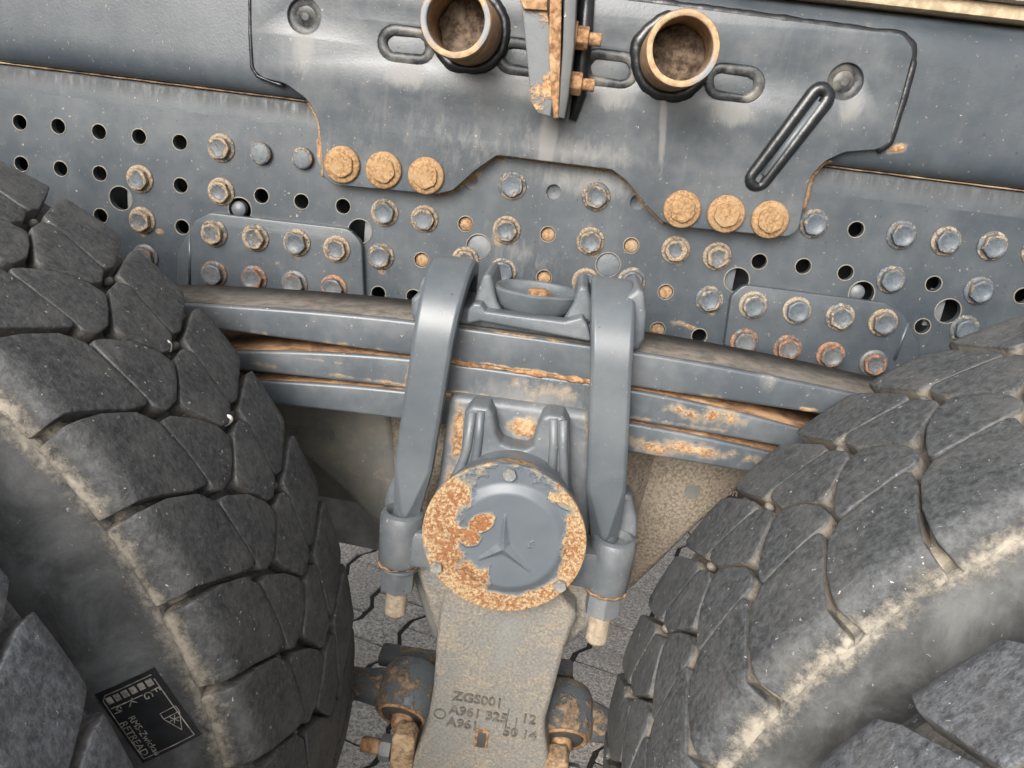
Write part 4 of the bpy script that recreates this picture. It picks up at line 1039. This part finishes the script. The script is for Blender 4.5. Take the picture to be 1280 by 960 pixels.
def side_profile():
    return [(.1330, .508), (.1365, .498), (.1420, .483), (.1475, .462), (.1510, .440), (.1520, .415), (.150, .385), (.144, .355), (.135, .325), (.124, .298), (.112, .286)]
def side_dy(r):
    P = side_profile()
    for (d0, r0), (d1, r1) in zip(P, P[1:]):
        if r1 <= r <= r0: return d0+(d1-d0)*(r0-r)/(r0-r1)
    return .15
def carcass_mesh():
    pr = []
    P = side_profile()
    for d, r in reversed(P): pr.append((r, -d))
    for i in range(41):
        s_ = -.150+.300*i/40; dy, r = prof(s_, .0145); 
        pr.append((r, dy))
    for d, r in P: pr.append((r, d))
    n = 176; rows = []
    for r, h in pr: rows.append([(r*cos(2*pi*i/n), h, r*sin(2*pi*i/n)) for i in range(n)])
    return grid_mesh('carcass', rows, closed_u=True)
CARC = carcass_mesh()
for p in CARC.polygons: p.use_smooth = True
RIMM = lathe_mesh('rim', [(.285, -.11), (.27, -.10), (.25, -.02), (.10, 0), (.10, .01), (.25, .0), (.27, .10), (.285, .11)], (0, 0, 0), (0, 1, 0), 48)
m_rimm = plain('rim_grey', (.2, .21, .22), .5, 0)
def tyre(cx, cy, cz, phase, mat, label, arc, flip=False, rowset=(1, 2, 3, 4)):
    t = empty('truck_tyre', (cx, cy, cz), label, 'tyre', 'truck tyres')
    o = bpy.data.objects.new('carcass', CARC.copy()); COL.objects.link(o); o.data.materials.append(mat); o.parent = t
    o = bpy.data.objects.new('rim', RIMM); COL.objects.link(o); o.parent = t
    if not RIMM.materials: RIMM.materials.append(m_rimm)
    src = BLKW if mat is m_tyreO else BLK
    B = {r: [m_.copy() for m_ in src[r]] for r in src}
    for r in B:
        for m_ in B[r]: m_.materials.append(mat)
    N_ = [m_.copy() for m_ in NUB]
    for m_ in N_: m_.materials.append(mat)
    for k_ in range(NP):
        a_ = phase+k_*360/NP; mid = (a_+37) % 360
        for r in (1, 2, 3, 4):
            o = bpy.data.objects.new('tread_block', random.choice(B[r])); COL.objects.link(o); o.parent = t
            o.rotation_euler = (0, -radians(a_), pi if flip else 0) if not flip else (0, -radians(a_), 0)
        lo, hi = arc
        if lo <= mid <= hi:
            for m_ in N_:
                o = bpy.data.objects.new('groove_nub', m_); COL.objects.link(o); o.parent = t; o.rotation_euler.y = -radians(a_)
    return t
CL = Vector((-.703, -.355, -.522)); CR = Vector((.643, -.355, -.507))
tl = tyre(*CL, 0, m_tyreL, 'left inner truck tyre with a black printed label on its sidewall', (-20, 110))
tr = tyre(*CR, 3.2, m_tyreR, 'right inner truck tyre, with pale dust in its tread grooves', (70, 200))
tyre(-.712, -.706, -.522, 3.5, m_tyreO, 'left outer truck tyre, cut by the bottom left corner', (-20, 110))
tyre(.636, -.700, -.510, 5.5, m_tyreO, 'right outer truck tyre, cut by the bottom right corner', (70, 200))

# label printed on the sidewall of the left inner tyre
def conform(me, lift):
    for v_ in me.vertices:
        x, z = v_.co.x-CL.x, v_.co.z-CL.z; r = sqrt(x*x+z*z); v_.co.y = CL.y-side_dy(r)-lift
def on_side(px, py):
    Y = CL.y-.145
    for _ in range(12):
        p = Vector(at(px, py, Y)); Y = CL.y-side_dy((p-Vector((CL.x, CL.z))).length)
    return p
A0 = on_side(119, 867); A1 = on_side(194, 833); U = (A1-A0).normalized(); V = Vector((U.y, -U.x))   # V points down the label
LW, LH = (A1-A0).length, (on_side(163, 958)-A0).length
def lab_pts(u0, u1, v0, v1, n=10):
    rows = []
    for i in range(n+1): rows.append([(A0.x+U.x*(u0+(u1-u0)*i/n)+V.x*(v0+(v1-v0)*j/n), 0, A0.y+U.y*(u0+(u1-u0)*i/n)+V.y*(v0+(v1-v0)*j/n)) for j in range(n+1)])
    return rows
def lab(name, u0, u1, v0, v1, lift, mat, n=10):
    me = grid_mesh(name, lab_pts(u0, u1, v0, v1, n)); conform(me, lift); return link(name, me, mat, tl)
lab('sidewall_label', 0, LW, 0, LH, .0009, m_label, 14)
def lab_line(p, q, w=.0007):
    p, q = Vector(p), Vector(q); n = 12; d = (q-p).normalized(); nn = Vector((-d.y, d.x))*w/2; rows = [[], []]
    for i in range(n+1):
        c_ = p.lerp(q, i/n)
        for k_, s_ in ((0, 1), (1, -1)):
            e = c_+nn*s_; rows[k_].append((A0.x+U.x*e.x+V.x*e.y, 0, A0.y+U.y*e.x+V.y*e.y))
    me = grid_mesh('label_print', rows); conform(me, .0021); link('label_print', me, m_print, tl)
e_ = .0035
lab_line((e_*2, e_), (LW-e_, e_)); lab_line((e_, e_*2), (e_, LH-e_)); lab_line((LW-e_, e_*2), (LW-e_, LH-e_)); lab_line((e_, LH-e_), (LW-e_, LH-e_))
lab_line((e_*2, e_), (e_, e_*2)); 
sq = (LW-2.6*e_)/6
for i in range(6):
    u = e_*1.3+i*sq; lab('label_print', u+.0004, u+sq-.0012, e_*1.7, e_*1.7+sq*.95, .0013, m_print, 3)
# lettering runs down the label
def lab_text(body, u, v, size, down=False):
    me = text_mesh(body, size, 0); 
    for v_ in me.vertices:
        a_, b_ = v_.co.x, v_.co.y
        e = (u+b_, v+a_) if down else (u+a_, v-b_)
        v_.co = (A0.x+U.x*e[0]+V.x*e[1], 0, A0.y+U.y*e[0]+V.y*e[1])
    conform(me, .0021); me.update(); link('label_print', me, m_print, tl, smooth=False)
for i, ch in enumerate('MLKJGF'):
    lab_text(ch, e_*1.5+i*sq, e_*1.7+sq*1.30, .0088, True)
lab_text('RFTREAD', LW*.09, LH*.42, .0078, True); lab_text('RMS-Zwickau', LW*.26, LH*.40, .0068, True)
for p, q in (((.70,.52),(.95,.52)), ((.70,.52),(.70,.60)), ((.95,.52),(.95,.60)), ((.70,.60),(.95,.60)), ((.70,.60),(.82,.82)), ((.95,.60),(.82,.82))):
    lab_line((LW*p[0], LH*p[1]), (LW*q[0], LH*q[1]), .0006)
for t_ in range(3):
    a_ = pi*t_/3; lab_line((LW*.825-.0035*cos(a_), LH*.66-.0035*sin(a_)), (LW*.825+.0035*cos(a_), LH*.66+.0035*sin(a_)), .0006)

# ------------------------------------------------------------------ pebbles caught in the treads
m_peb = crust('pebble_stone', (.55, .50, .43), (.80, .77, .72), (.70, .62, .52), 60, .8, .001)
def pebble(c, th, s_, size, dep, label, seed):
    dy, r = prof(s_, dep); a_ = radians(th); p = Vector((c[0]+r*cos(a_), c[1]+dy, c[2]+r*sin(a_)))
    bm = bmesh.new(); bmesh.ops.create_icosphere(bm, subdivisions=3, radius=size)
    for v_ in bm.verts: v_.co *= 1+.35*noise.noise(v_.co/size*.9+Vector((seed, 0, 0))); v_.co.z *= .7; v_.co.x *= 1.15
    me = bpy.data.meshes.new('pebble'); bm.to_mesh(me); bm.free()
    o = bpy.data.objects.new('pebble', me); COL.objects.link(o); me.materials.append(m_peb); o.location = p; o.rotation_euler = (seed, seed*2, 0)
    for q in me.polygons: q.use_smooth = True
    tag(o, label, 'pebble', 'pebbles caught in tyre treads')
pebble(CL, 36.9, .0265, .0052, .004, 'white pebble wedged in the left inner tyre tread beside the spring', 1)
pebble(CL, 45.4, .0275, .0050, .005, 'pinkish pebble wedged in the left inner tyre tread near the photo edge', 2)
pebble(CR, 121.5, -.012, .0065, .003, 'white pebble wedged in the right inner tyre tread at the photo edge', 3)
pebble((.636, -.700, -.510), 149.5, .088, .011, .002, 'large cream pebble wedged in the right outer tyre tread at the bottom edge', 4)
